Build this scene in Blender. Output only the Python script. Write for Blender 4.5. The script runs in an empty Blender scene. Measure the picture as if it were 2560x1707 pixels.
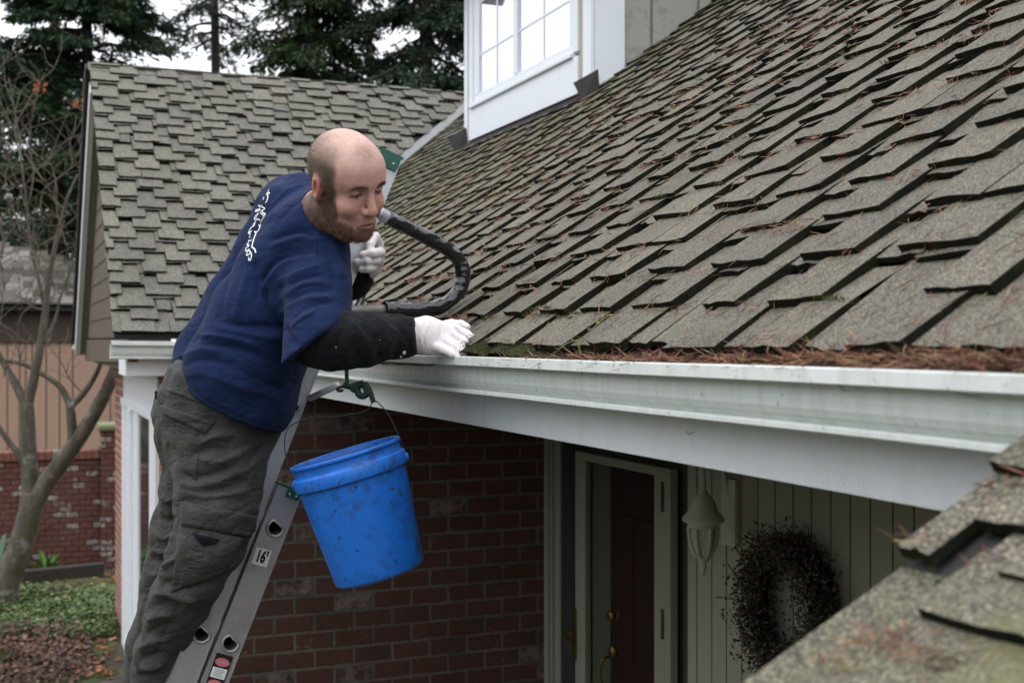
import bpy, bmesh, math, random
import numpy as np
from mathutils import Vector, Matrix
from mathutils.bvhtree import BVHTree

SC = bpy.context.scene
COL = SC.collection
R = math.radians

# ------------------------------------------------------------------ camera, world, light, exposure
H = 2.70                                  # eye height above the garden
YAW = R(22.0)
SN, CS = math.sin(YAW), math.cos(YAW)
FP, CX, CY = 3100.0, 1280.0, 851.0        # focal length and horizon in photo pixels (2560 wide)

cam = bpy.data.cameras.new('camera')
cam_ob = bpy.data.objects.new('camera', cam)
COL.objects.link(cam_ob)
cam_ob.location = (0, 0, H)
cam_ob.rotation_euler = (R(90), 0, -YAW)
cam.sensor_width = 36.0
cam.lens = 36.0 * FP / 2560.0
cam.shift_y = -2.5 / 2560.0
cam.clip_start = 0.05
cam.clip_end = 600
cam.dof.use_dof = True
cam.dof.focus_distance = 2.95
cam.dof.aperture_fstop = 5.8
SC.camera = cam_ob

SUN_EL, SUN_AZ = R(58), R(-95)            # azimuth measured from +Y towards +X
w = bpy.data.worlds.new('World')
SC.world = w
w.use_nodes = True
nt = w.node_tree
nt.nodes.clear()
sky = nt.nodes.new('ShaderNodeTexSky')
sky.sky_type = 'NISHITA'
sky.sun_disc = False
sky.sun_elevation = SUN_EL
sky.sun_rotation = SUN_AZ
sky.dust_density = 6.0
sky.air_density = 1.5
hsv = nt.nodes.new('ShaderNodeHueSaturation')
hsv.inputs['Saturation'].default_value = 0.35
nt.links.new(sky.outputs[0], hsv.inputs['Color'])
mixw = nt.nodes.new('ShaderNodeMixRGB')   # cloud layer: even pale grey over the blue
mixw.inputs[0].default_value = 0.82
nt.links.new(hsv.outputs[0], mixw.inputs[1])
# overcast: about twice as bright overhead as at the horizon
tcw = nt.nodes.new('ShaderNodeTexCoord'); sxw = nt.nodes.new('ShaderNodeSeparateXYZ'); nt.links.new(tcw.outputs['Generated'], sxw.inputs[0])
rpw = nt.nodes.new('ShaderNodeValToRGB'); nt.links.new(sxw.outputs[2], rpw.inputs[0])
rpw.color_ramp.elements[0].position = 0.0; rpw.color_ramp.elements[0].color = (.67, .69, .73, 1)
rpw.color_ramp.elements[1].position = 0.9; rpw.color_ramp.elements[1].color = (1.45, 1.49, 1.58, 1)
scw = nt.nodes.new('ShaderNodeVectorMath'); scw.operation = 'SCALE'; scw.inputs['Scale'].default_value = 22.5
nt.links.new(rpw.outputs[0], scw.inputs[0]); nt.links.new(scw.outputs[0], mixw.inputs[2])
bg = nt.nodes.new('ShaderNodeBackground')
bg.inputs[1].default_value = 0.10
nt.links.new(mixw.outputs[0], bg.inputs[0])
wo = nt.nodes.new('ShaderNodeOutputWorld')
nt.links.new(bg.outputs[0], wo.inputs[0])

sl = bpy.data.lights.new('sun', 'SUN')
sl.energy = 0.9
sl.angle = R(24)
sl.color = (1.0, 0.97, 0.93)
sun_ob = bpy.data.objects.new('sun', sl)
COL.objects.link(sun_ob)
sd = Vector((math.sin(SUN_AZ) * math.cos(SUN_EL), math.cos(SUN_AZ) * math.cos(SUN_EL), math.sin(SUN_EL)))
sun_ob.rotation_euler = sd.to_track_quat('Z', 'Y').to_euler()

SC.view_settings.view_transform = 'Standard'
SC.view_settings.look = 'None'
SC.view_settings.exposure = -0.20
SC.view_settings.gamma = 1.0
SC.view_settings.use_curve_mapping = False
SC.render.engine = 'CYCLES'
SC.cycles.max_bounces = 8
SC.cycles.diffuse_bounces = 4
SC.cycles.transparent_max_bounces = 8
SC.cycles.use_denoising = True

# ------------------------------------------------------------------ measuring helpers (survey points of the photo -> metres)
CAM = np.array([0.0, 0.0, H])
def ray(x, y):
    u = (x - CX) / FP
    return np.array([SN + u * CS, CS - u * SN, (CY - y) / FP])
def at(x, y, t):
    return CAM + t * ray(x, y)
def on_y(x, y, Y):
    d = ray(x, y); return CAM + d * (Y / d[1])
def on_x(x, y, X):
    d = ray(x, y); return CAM + d * (X / d[0])
def on_z(x, y, Z):
    d = ray(x, y); return CAM + d * ((Z - H) / d[2])
def proj(P):
    P = np.asarray(P, float) - CAM
    v = P[..., 0] * SN + P[..., 1] * CS
    r = P[..., 0] * CS - P[..., 1] * SN
    return CX + FP * r / v, CY - FP * P[..., 2] / v, v
def nrm(v):
    v = np.asarray(v, float); return v / np.linalg.norm(v)

# ------------------------------------------------------------------ object helpers
def link(name, data, parent=None, loc=None):
    o = bpy.data.objects.new(name, data)
    COL.objects.link(o)
    if loc is not None:
        o.location = loc
    if parent is not None:
        o.parent = parent
        if parent.parent is None:               # parts are modelled in world coordinates
            o.matrix_parent_inverse = Matrix.Translation(-parent.location)
    return o
def thing(name, label, cat, loc=(0, 0, 0), group=None):
    o = link(name, None, None, Vector([float(a) for a in loc]))
    o.empty_display_size = 0.1
    return tag(o, label, cat, group)
def tag(o, label=None, cat=None, group=None, kind=None):
    if label: o['label'] = label
    if cat: o['category'] = cat
    if group: o['group'] = group
    if kind: o['kind'] = kind
    return o

class MB:
    """collects shapes that become ONE mesh object"""
    def __init__(self):
        self.v, self.f, self.m, self.sm, self.starts = [], [], [], [], []
    def add(self, verts, faces, m=0, smooth=False):
        b = len(self.v); self.starts.append((b, len(self.f)))
        self.v.extend([tuple(float(q) for q in p) for p in verts])
        for k, fc in enumerate(faces):
            self.f.append(tuple(b + i for i in fc))
            self.m.append(m[k] if isinstance(m, (list, tuple)) else m)
            self.sm.append(smooth)
        return self
    def box(self, x0, x1, y0, y1, z0, z1, m=0):
        return self.obox((0, 0, 0), (1, 0, 0), (0, 1, 0), (0, 0, 1), x0, x1, y0, y1, z0, z1, m)
    def obox(self, o, ex, ey, ez, x0, x1, y0, y1, z0, z1, m=0):
        o, ex, ey, ez = [np.asarray(a, float) for a in (o, ex, ey, ez)]
        P = [o + ex * x + ey * y + ez * z for z in (z0, z1) for y in (y0, y1) for x in (x0, x1)]
        F = [(0, 2, 3, 1), (4, 5, 7, 6), (0, 1, 5, 4), (2, 6, 7, 3), (0, 4, 6, 2), (1, 3, 7, 5)]
        if np.dot(np.cross(ex, ey), ez) < 0:
            F = [f[::-1] for f in F]
        return self.add(P, F, m)
    def poly_prism(self, pts, off, m=0):
        """closed polygon pts extruded by vector off"""
        pts = [np.asarray(p, float) for p in pts]; off = np.asarray(off, float); n = len(pts)
        V = pts + [p + off for p in pts]
        F = [tuple(range(n))[::-1], tuple(range(n, 2 * n))] + [(i, (i + 1) % n, n + (i + 1) % n, n + i) for i in range(n)]
        return self.add(V, F, m)
    def strip_prism(self, prof, p0, p1, A, B, m=0, smooth=False, closed=True):
        """2-D profile swept from p0 to p1"""
        p0, p1, A, B = [np.asarray(a, float) for a in (p0, p1, A, B)]; n = len(prof)
        V = [p0 + A * a + B * b for a, b in prof] + [p1 + A * a + B * b for a, b in prof]
        rng = range(n) if closed else range(n - 1)
        F = [(i, (i + 1) % n, n + (i + 1) % n, n + i) for i in rng]
        if closed:
            F += [tuple(range(n))[::-1], tuple(range(n, 2 * n))]
        return self.add(V, F, m, smooth)
    def tube(self, pts, rad, n=8, m=0, caps=True, smooth=True):
        pts = np.asarray(pts, float); k = len(pts)
        rad = np.full(k, rad, float) if np.isscalar(rad) else np.asarray(rad, float)
        T = np.gradient(pts, axis=0); T /= np.linalg.norm(T, axis=1)[:, None] + 1e-12
        up = np.array([0, 0, 1.0]) if abs(T[0][2]) < 0.9 else np.array([1.0, 0, 0])
        N = np.cross(T[0], up); N /= np.linalg.norm(N)
        V = []
        for i in range(k):
            N = N - T[i] * np.dot(N, T[i]); N /= np.linalg.norm(N)
            Bn = np.cross(T[i], N)
            for j in range(n):
                a = 2 * math.pi * j / n
                V.append(pts[i] + rad[i] * (N * math.cos(a) + Bn * math.sin(a)))
        F = [(i * n + j, i * n + (j + 1) % n, (i + 1) * n + (j + 1) % n, (i + 1) * n + j) for i in range(k - 1) for j in range(n)]
        if caps:
            F += [tuple(range(n))[::-1], tuple(range((k - 1) * n, k * n))]
        return self.add(V, F, m, smooth)
    def lathe(self, prof, o, axis, n=32, m=0, smooth=True, ref=(1, 0, 0)):
        """prof: list of (radius, height along axis)"""
        o = np.asarray(o, float); ax = nrm(axis); a = nrm(np.cross(ax, ref)); b = np.cross(ax, a); k = len(prof)
        V = [o + ax * h + r * (a * math.cos(2 * math.pi * j / n) + b * math.sin(2 * math.pi * j / n)) for r, h in prof for j in range(n)]
        F = [(i * n + j, i * n + (j + 1) % n, (i + 1) * n + (j + 1) % n, (i + 1) * n + j) for i in range(k - 1) for j in range(n)]
        return self.add(V, F, m, smooth)
    def ball(self, o, r, m=0, n=10, scale=(1, 1, 1)):
        o = np.asarray(o, float); V, F = [], []
        for i in range(n + 1):
            th = math.pi * i / n
            for j in range(2 * n):
                ph = math.pi * j / n
                V.append(o + r * np.array([math.sin(th) * math.cos(ph) * scale[0], math.sin(th) * math.sin(ph) * scale[1], math.cos(th) * scale[2]]))
        w_ = 2 * n
        F = [(i * w_ + j, (i + 1) * w_ + j, (i + 1) * w_ + (j + 1) % w_, i * w_ + (j + 1) % w_) for i in range(n) for j in range(w_)]
        return self.add(V, F, m, True)
    def build_each(self, name, mats, parent=None, bevel=0.0):
        """one object per added shape"""
        out = []; ends = self.starts[1:] + [(len(self.v), len(self.f))]
        for (v0, f0), (v1, f1) in zip(self.starts, ends):
            p = MB(); p.add(self.v[v0:v1], [tuple(i - v0 for i in f) for f in self.f[f0:f1]], self.m[f0:f1], self.sm[f0] if f1 > f0 else False)
            p.sm = self.sm[f0:f1]; out.append(p.build(name, mats, parent, bevel))
        return out
    def build(self, name, mats, parent=None, bevel=0.0, loc=None):
        me = bpy.data.meshes.new(name)
        me.from_pydata(self.v, [], self.f)
        for mm in (mats if isinstance(mats, (list, tuple)) else [mats]):
            me.materials.append(mm)
        me.polygons.foreach_set('material_index', self.m)
        me.polygons.foreach_set('use_smooth', self.sm)
        me.update()
        o = link(name, me, parent)
        if bevel > 0:
            md = o.modifiers.new('bevel', 'BEVEL'); md.width = bevel; md.segments = 2; md.limit_method = 'ANGLE'; md.angle_limit = R(40)
        return o

def soft(pts, k=8):
    """Catmull-Rom through pts"""
    P = np.asarray(pts, float); n = len(P); out = []
    for i in range(n - 1):
        p0, p1, p2, p3 = P[max(i - 1, 0)], P[i], P[i + 1], P[min(i + 2, n - 1)]
        for j in range(k):
            t = j / k
            out.append(0.5 * ((2 * p1) + (-p0 + p2) * t + (2 * p0 - 5 * p1 + 4 * p2 - p3) * t * t + (-p0 + 3 * p1 - 3 * p2 + p3) * t ** 3))
    out.append(P[-1])
    return np.array(out)

# ------------------------------------------------------------------ materials
def new_mat(name):
    m = bpy.data.materials.new(name); m.use_nodes = True
    n = m.node_tree; b = n.nodes['Principled BSDF']
    return m, n, b
def node(n, typ, **kw):
    x = n.nodes.new(typ)
    for k, v in kw.items():
        setattr(x, k, v)
    return x
def ramp(n, fac, stops):
    r = n.nodes.new('ShaderNodeValToRGB')
    el = r.color_ramp.elements
    while len(el) < len(stops):
        el.new(0.5)
    for e, (p, c) in zip(el, stops):
        e.position = p; e.color = (c[0], c[1], c[2], 1) if not np.isscalar(c) else (c, c, c, 1)
    n.links.new(fac, r.inputs[0])
    return r.outputs[0]
def noise(n, scale, detail=4, rough=0.6, coord=None, sc=None):
    t = n.nodes.new('ShaderNodeTexNoise')
    t.inputs['Scale'].default_value = scale; t.inputs['Detail'].default_value = detail; t.inputs['Roughness'].default_value = rough
    if coord is None:
        coord = n.nodes.new('ShaderNodeNewGeometry').outputs['Position']
    if sc is not None:
        mp = n.nodes.new('ShaderNodeMapping'); mp.inputs['Scale'].default_value = sc
        n.links.new(coord, mp.inputs[0]); coord = mp.outputs[0]
    n.links.new(coord, t.inputs['Vector'])
    return t.outputs['Fac']
def mix(n, fac, a, b, blend='MIX'):
    x = n.nodes.new('ShaderNodeMixRGB'); x.blend_type = blend
    for i, q in enumerate((fac, a, b)):
        if hasattr(q, 'links') or hasattr(q, 'is_linked'):
            n.links.new(q, x.inputs[i])
        elif i == 0:
            x.inputs[0].default_value = q
        else:
            x.inputs[i].default_value = (q[0], q[1], q[2], 1)
    return x.outputs[0]
def math_n(n, op, a, b=None):
    x = n.nodes.new('ShaderNodeMath'); x.operation = op
    for i, q in enumerate((a, b)):
        if q is None: continue
        if hasattr(q, 'is_linked'): n.links.new(q, x.inputs[i])
        else: x.inputs[i].default_value = q
    return x.outputs[0]
def bump(n, b, h, strength=0.3, dist=0.01):
    x = n.nodes.new('ShaderNodeBump'); x.inputs['Strength'].default_value = strength; x.inputs['Distance'].default_value = dist
    n.links.new(h, x.inputs['Height']); n.links.new(x.outputs[0], b.inputs['Normal'])
def mat(name, col, rough=0.6, var=0.25, scale=8.0, spec=0.4, metal=0.0, bmp=0.0, bscale=None, dirt=None, dirt_amt=0.4, dscale=6.0):
    """painted or plain surface with tonal variation, optional dirt patches and fine relief"""
    m, n, b = new_mat(name)
    f = noise(n, scale, 5, 0.65)
    c = mix(n, f, [q * (1 - var) for q in col], [min(q * (1 + var), 1) for q in col])
    if dirt is not None:
        d = ramp(n, noise(n, dscale, 8, 0.7), [(0.5, 0), (0.72, dirt_amt)])
        c = mix(n, d, c, dirt)
    n.links.new(c, b.inputs['Base Color'])
    b.inputs['Roughness'].default_value = rough
    b.inputs['Specular IOR Level'].default_value = spec
    b.inputs['Metallic'].default_value = metal
    if bmp > 0:
        bump(n, b, noise(n, bscale or scale * 12, 4, 0.6), bmp, 0.004)
    return m

def shingle_mat(name, tone, moss=0.35, moss_bias=None, gscale=520):
    m, n, b = new_mat(name)
    geo = n.nodes.new('ShaderNodeNewGeometry')
    vor = n.nodes.new('ShaderNodeTexVoronoi'); vor.inputs['Scale'].default_value = gscale
    n.links.new(geo.outputs['Position'], vor.inputs['Vector'])
    sep = n.nodes.new('ShaderNodeSeparateColor'); n.links.new(vor.outputs['Color'], sep.inputs[0])
    gran = ramp(n, sep.outputs[0], [(0.0, [q * 0.30 for q in tone]), (0.45, [q * 0.85 for q in tone]), (0.8, [q * 1.4 for q in tone]), (1.0, [min(1, q * 2.6) for q in (tone[0], tone[1] * 0.96, tone[2] * 0.9)])])
    isl = ramp(n, geo.outputs['Random Per Island'], [(0, (0.86, 0.87, 0.88)), (0.5, (0.98, 0.98, 0.98)), (1, (1.10, 1.09, 1.06))])
    c = mix(n, 1.0, gran, isl, 'MULTIPLY')
    lo = noise(n, 2.2, 6, 0.65)
    c = mix(n, 1.0, c, ramp(n, lo, [(0.3, (0.80, 0.80, 0.80)), (0.7, (1.12, 1.12, 1.10))]), 'MULTIPLY')
    mz = noise(n, 1.3, 8, 0.7)
    if moss_bias is not None:            # more growth further along the roof (axis, start, end)
        sx = n.nodes.new('ShaderNodeSeparateXYZ'); n.links.new(geo.outputs['Position'], sx.inputs[0])
        mr = n.nodes.new('ShaderNodeMapRange'); mr.inputs[1].default_value = moss_bias[1]; mr.inputs[2].default_value = moss_bias[2]
        mr.inputs[3].default_value = -0.16; mr.inputs[4].default_value = 0.10
        n.links.new(sx.outputs[moss_bias[0]], mr.inputs[0])
        mz = math_n(n, 'ADD', mz, mr.outputs[0])
    fine = noise(n, 60, 4, 0.7)
    mm = ramp(n, math_n(n, 'ADD', mz, math_n(n, 'MULTIPLY', math_n(n, 'SUBTRACT', fine, 0.5), 0.35)), [(0.48, 0), (0.66, moss)])
    c = mix(n, mm, c, (0.115, 0.115, 0.045))
    n.links.new(c, b.inputs['Base Color'])
    b.inputs['Roughness'].default_value = 0.85
    b.inputs['Specular IOR Level'].default_value = 0.3
    bump(n, b, vor.outputs['Distance'], 0.35, 0.002)
    return m

def brick_mat(name, axis, c1, c2, mortar, w=0.215, h=0.077, pale=0.25, oddp=.90):
    """axis: 'x' bricks run along X, 'y' along Y"""
    m, n, b = new_mat(name)
    geo = n.nodes.new('ShaderNodeNewGeometry')
    sp = n.nodes.new('ShaderNodeSeparateXYZ'); n.links.new(geo.outputs['Position'], sp.inputs[0])
    cb = n.nodes.new('ShaderNodeCombineXYZ')
    n.links.new(sp.outputs[0 if axis == 'x' else 1], cb.inputs[0]); n.links.new(sp.outputs[2], cb.inputs[1])
    wob = noise(n, 14, 3, 0.5)
    add = n.nodes.new('ShaderNodeVectorMath'); add.operation = 'ADD'
    sc_ = n.nodes.new('ShaderNodeVectorMath'); sc_.operation = 'SCALE'; sc_.inputs['Scale'].default_value = 0.007
    cw = n.nodes.new('ShaderNodeCombineXYZ'); n.links.new(wob, cw.inputs[0]); n.links.new(noise(n, 17, 3), cw.inputs[1])
    n.links.new(cw.outputs[0], sc_.inputs[0]); n.links.new(cb.outputs[0], add.inputs[0]); n.links.new(sc_.outputs[0], add.inputs[1])
    bt = n.nodes.new('ShaderNodeTexBrick')
    n.links.new(add.outputs[0], bt.inputs['Vector'])
    for k, v in (('Scale', 1.0), ('Mortar Size', 0.0075), ('Mortar Smooth', 0.25), ('Bias', 0.0), ('Brick Width', w), ('Row Height', h)):
        bt.inputs[k].default_value = v
    bt.inputs['Color1'].default_value = (*c1, 1); bt.inputs['Color2'].default_value = (*c2, 1); bt.inputs['Mortar'].default_value = (*mortar, 1)
    c = mix(n, 1.0, bt.outputs['Color'], ramp(n, noise(n, 30, 5, 0.7), [(0.25, 0.65), (0.75, 1.25)]), 'MULTIPLY')
    b2 = n.nodes.new('ShaderNodeTexBrick'); n.links.new(add.outputs[0], b2.inputs['Vector'])
    for k, v in (('Scale', 1.0), ('Mortar Size', 0.0), ('Bias', 0.0), ('Brick Width', w), ('Row Height', h)):
        b2.inputs[k].default_value = v
    b2.inputs['Color1'].default_value = (0, 0, 0, 1); b2.inputs['Color2'].default_value = (1, 1, 1, 1)
    rndb = b2.outputs['Color']
    c = mix(n, 1.0, c, ramp(n, rndb, [(0.0, (.62, .62, .62)), (.45, (.95, .9, .88)), (.8, (1.25, 1.15, 1.1)), (1, (.75, .85, .9))]), 'MULTIPLY')
    inside = math_n(n, 'SUBTRACT', 1.0, bt.outputs['Fac'])
    odd = math_n(n, 'MULTIPLY', ramp(n, rndb, [(oddp, 0), (oddp + .03, pale)]), inside)
    c = mix(n, math_n(n, 'MULTIPLY', odd, ramp(n, noise(n, 25, 4, .6), [(.35, 0), (.6, 1)])), c, (0.40, 0.33, 0.29))
    st = ramp(n, noise(n, 9, 7, 0.75), [(0.60, 0), (0.70, pale)])
    c = mix(n, st, c, (0.42, 0.36, 0.30))
    n.links.new(c, b.inputs['Base Color'])
    b.inputs['Roughness'].default_value = 0.9
    hgt = mix(n, 0.25, math_n(n, 'SUBTRACT', 1.0, bt.outputs['Fac']), noise(n, 90, 4, 0.7))
    bump(n, b, hgt, 0.8, 0.012)
    return m

WHITE = mat('white_paint', (0.72, 0.75, 0.76), 0.45, 0.05, 5, 0.4, dirt=(0.40, 0.41, 0.34), dirt_amt=0.35, dscale=7, bmp=0.08, bscale=60)
def gutter_mat():
    m, n, b = new_mat('gutter_enamel')
    geo = n.nodes.new('ShaderNodeNewGeometry')
    base = mix(n, noise(n, 3, 5), (0.64, 0.68, 0.655), (0.73, 0.76, 0.745))
    streak = ramp(n, noise(n, 5, 7, 0.7, sc=(1, 6, 0.7)), [(0.45, 0), (0.75, 0.55)])
    c = mix(n, streak, base, (0.42, 0.45, 0.36))
    speck = ramp(n, noise(n, 75, 2, 0.5), [(0.71, 0), (0.76, 0.75)])
    c = mix(n, speck, c, (0.16, 0.16, 0.13))
    n.links.new(c, b.inputs['Base Color']); b.inputs['Roughness'].default_value = 0.35; b.inputs['Specular IOR Level'].default_value = 0.45
    bump(n, b, noise(n, 6, 3), 0.15, 0.02)
    return m
GUTTER = gutter_mat()
def fascia_mat():
    m, n, b = new_mat('rough_white_board')
    c = mix(n, noise(n, 4, 6, 0.6), (0.66, 0.69, 0.72), (0.80, 0.82, 0.85))
    speck = ramp(n, noise(n, 60, 3, 0.6), [(0.70, 0), (0.76, 0.6)])
    c = mix(n, speck, c, (0.22, 0.23, 0.20))
    c = mix(n, ramp(n, noise(n, 3.5, 7, 0.7, sc=(1, 3, 1)), [(0.52, 0), (0.8, 0.4)]), c, (0.46, 0.49, 0.42))
    n.links.new(c, b.inputs['Base Color']); b.inputs['Roughness'].default_value = 0.6
    bump(n, b, noise(n, 110, 4, 0.7), 0.55, 0.004)
    return m
FASCIA = fascia_mat()
SHINGLE = shingle_mat('asphalt_shingle', (0.108, 0.099, 0.079), 0.60, (1, 2.4, 6.0), 560)
SHINGLE_FAR = shingle_mat('asphalt_shingle_clean', (0.128, 0.124, 0.106), 0.16, None, 300)
SHINGLE_EDGE = mat('shingle_edge', (0.013, 0.013, 0.010), 0.95, 0.5, 40, 0.05, dirt=(0.042, 0.040, 0.016), dirt_amt=0.7, dscale=30)  # black cut edge, with shade and wet under the butts put in its colour
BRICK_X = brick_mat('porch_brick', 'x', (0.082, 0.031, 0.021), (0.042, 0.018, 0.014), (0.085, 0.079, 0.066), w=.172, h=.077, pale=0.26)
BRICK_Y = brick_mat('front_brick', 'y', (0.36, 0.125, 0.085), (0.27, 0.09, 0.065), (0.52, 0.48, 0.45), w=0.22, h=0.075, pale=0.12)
BRICK_G = brick_mat('garden_brick', 'x', (0.195, 0.060, 0.046), (0.075, 0.038, 0.033), (0.026, 0.026, 0.022), w=0.15, h=0.068, pale=0.85, oddp=.80)
DARKGAP = mat('dark_void', (0.02, 0.02, 0.018), 0.9, 0.2)
DECK = mat('roof_felt', (0.03, 0.03, 0.028), 0.95, 0.3)
# ================================================================== THE HOUSE
XE = 0.95                                  # outer gutter lip
ZL = H - 0.0352
TM = 0.745                                 # main roof slope
def zmain(X): return H - 0.036 + TM * (X - 0.985)
LY, LT = 8.0, 0.87                         # wing eave and wing slope
def zwing(Y): return H + 0.004 + LT * (Y - LY)
RIDGE_Y = 10.56
RIDGE_Z = zwing(RIDGE_Y)
XR = 0.584                                 # wing rake
EXPO = 0.122
NEAR_Y = 0.969

house = thing('house', 'house with mossy grey shingle roof, white gutters, dormer and dark brick porch', 'house', (1.6, 4.5, 0))

def shingles(mb, O, E, S, N, length, slope, seed, top_m=0, edge_m=1, emax=None, skip=None, wr=(0.12, 0.27), h0=0.019, expo=EXPO, skew=0.006, shift=.15, gap=(.075, .115)):
    rnd = random.Random(seed)
    O, E, S, N = [np.asarray(a, float) for a in (O, E, S, N)]
    rows = int(slope / expo)
    for k in range(rows + 1):
        per = .5 * (wr[0] + wr[1] + gap[0] + gap[1])
        e = (k * shift) % per - per + rnd.uniform(-.02, .02)
        low = False
        while e < length:
            low = (not low) if rnd.random() < 0.97 else low
            wd = rnd.uniform(*(wr if low else gap))
            e0, e1 = e, e + wd
            e = e1 + rnd.uniform(0.000, 0.003)
            sb = k * expo + (0.0 if low else expo * rnd.uniform(0.82, 0.98)) + rnd.uniform(-0.005, 0.005)
            if k == 0 and not low:
                sb = rnd.uniform(0.008, 0.022)
            if skip is not None and skip(0.5 * (e0 + e1), sb):
                continue
            if e1 < .02: continue
            if e0 < 0: e0 = 0.0
            lim = emax(sb) if emax else length
            if e0 > lim - 0.02:
                break
            Lt = expo * 1.85
            nx, ny = 4, 3
            js = (0.0, 0.25, 0.6, 1.0)
            tilt = rnd.uniform(-0.0015, 0.0015); lift = rnd.uniform(-0.001, 0.002); rise = 0.0075 if low else 0.0
            sk = rnd.uniform(-0.007, 0.007); cut = rnd.uniform(-skew, skew)
            wv = [rnd.uniform(-0.003, 0.003) for _ in range(nx + 1)]
            hv = [rnd.uniform(-0.0014, 0.0022) for _ in range(nx + 1)]
            V = []
            for j, q in enumerate(js):
                for i in range(nx + 1):
                    f = i / nx
                    ee = e0 + (e1 - e0) * f + cut * (1 - q) * (1 if f > 0.5 else -1)
                    ss = min(sb + Lt * q, slope) + (1 - q) * (wv[i] + sk * (f - 0.5))
                    hh = h0 * (1.0 if low else .72) * (1 - q) + lift * (1 - q) + (tilt * (f - 0.5) * 2 + hv[i]) * (1 - q)
                    ee = min(max(ee, 0), emax(ss) if emax else length)
                    V.append(O + E * ee + S * ss + N * (max(hh, 0.0004 * (k % 3)) + rise * (1 - q ** 3)))
            w1 = nx + 1
            F = [(j * w1 + i, j * w1 + i + 1, (j + 1) * w1 + i + 1, (j + 1) * w1 + i) for j in range(3) for i in range(nx)]
            M = [top_m] * len(F)
            b0 = len(V)
            und = h0 * (0.34 if low else 0.10)
            for i in range(w1):             # underside of the butt
                V.append(V[i] - N * max(h0 * (1.0 if low else .72) + lift + rise - und, 0.007))
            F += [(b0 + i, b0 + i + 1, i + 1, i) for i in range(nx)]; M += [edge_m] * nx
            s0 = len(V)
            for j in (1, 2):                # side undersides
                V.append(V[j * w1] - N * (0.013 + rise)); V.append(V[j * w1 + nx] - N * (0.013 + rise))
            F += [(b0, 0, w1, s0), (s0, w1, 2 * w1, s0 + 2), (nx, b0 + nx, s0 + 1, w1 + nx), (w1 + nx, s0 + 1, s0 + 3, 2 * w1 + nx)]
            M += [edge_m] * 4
            mb.add(V, F, M)

# ---- main roof
nm = nrm([-TM, 0, 1]); sm_ = nrm([1, 0, TM])
X0 = 0.998
def valley_y(X): return LY + (zmain(X) - zwing(LY)) / LT
def main_max(ss):
    X = X0 + ss * sm_[0]
    return valley_y(X) - 0.03 - NEAR_Y
DX, DY0, DY1 = 2.66, 5.50, 7.33            # dormer front and its two sides
def main_skip(e, ss):
    X, Y = X0 + ss * sm_[0], NEAR_Y + e
    return X > DX + 0.12 and DY0 + 0.1 < Y < DY1 - 0.05
XTOP = 4.6
roof = None
mb = MB()
shingles(mb, (X0, NEAR_Y, zmain(X0)), (0, 1, 0), sm_, nm, 12.0, (XTOP - X0) / sm_[0], 11, emax=main_max, skip=main_skip, wr=(0.115, 0.165), h0=0.016)
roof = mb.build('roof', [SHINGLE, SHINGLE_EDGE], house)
mb = MB()                                   # deck below the shingles
q = 0.012
pts = [(X0 + 0.01, NEAR_Y, zmain(X0 + 0.01) - q), (XTOP, NEAR_Y, zmain(XTOP) - q), (XTOP, valley_y(XTOP), zmain(XTOP) - q), (X0 + 0.01, valley_y(X0 + 0.01), zmain(X0 + 0.01) - q)]
mb.poly_prism(pts, -nm * 0.03)
mb.build('roof_deck', [DECK], house)

# ---- wing roof (faces the camera) and its far slope
nw = nrm([0, -LT, 1]); sw = nrm([0, 1, LT])
def xv(Y): return 0.985 + (zwing(Y) - H + 0.036) / TM
def wing_max(ss):
    return xv(LY + ss * sw[1]) - 0.05 - XR
mb = MB()
shingles(mb, (XR, LY + 0.035, zwing(LY + 0.035)), (1, 0, 0), sw, nw, 4.2, (RIDGE_Y - LY - 0.045) / sw[1], 23, emax=wing_max, wr=(0.15, 0.225), h0=0.026, shift=.16, gap=(.09, .15))
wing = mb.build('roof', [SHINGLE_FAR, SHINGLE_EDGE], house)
tag(wing, 'clean grey shingle slope of the wing behind the man')
mb = MB()
pts = [(XR + 0.01, LY + 0.05, zwing(LY + 0.05) - q), (xv(LY + 0.05), LY + 0.05, zwing(LY + 0.05) - q), (xv(RIDGE_Y), RIDGE_Y, RIDGE_Z - q), (XR + 0.01, RIDGE_Y, RIDGE_Z - q)]
mb.poly_prism(pts, -nw * 0.035)
FY = 2 * RIDGE_Y - LY - 0.02                # far eave
nf = nrm([0, LT, 1])
pts = [(XR, RIDGE_Y, RIDGE_Z), (xv(RIDGE_Y), RIDGE_Y, RIDGE_Z), (xv(LY), FY, zwing(LY)), (XR, FY, zwing(LY))]
mb.poly_prism(pts, -nf * 0.05)
mb.build('roof_deck', [DECK], house)
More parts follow.
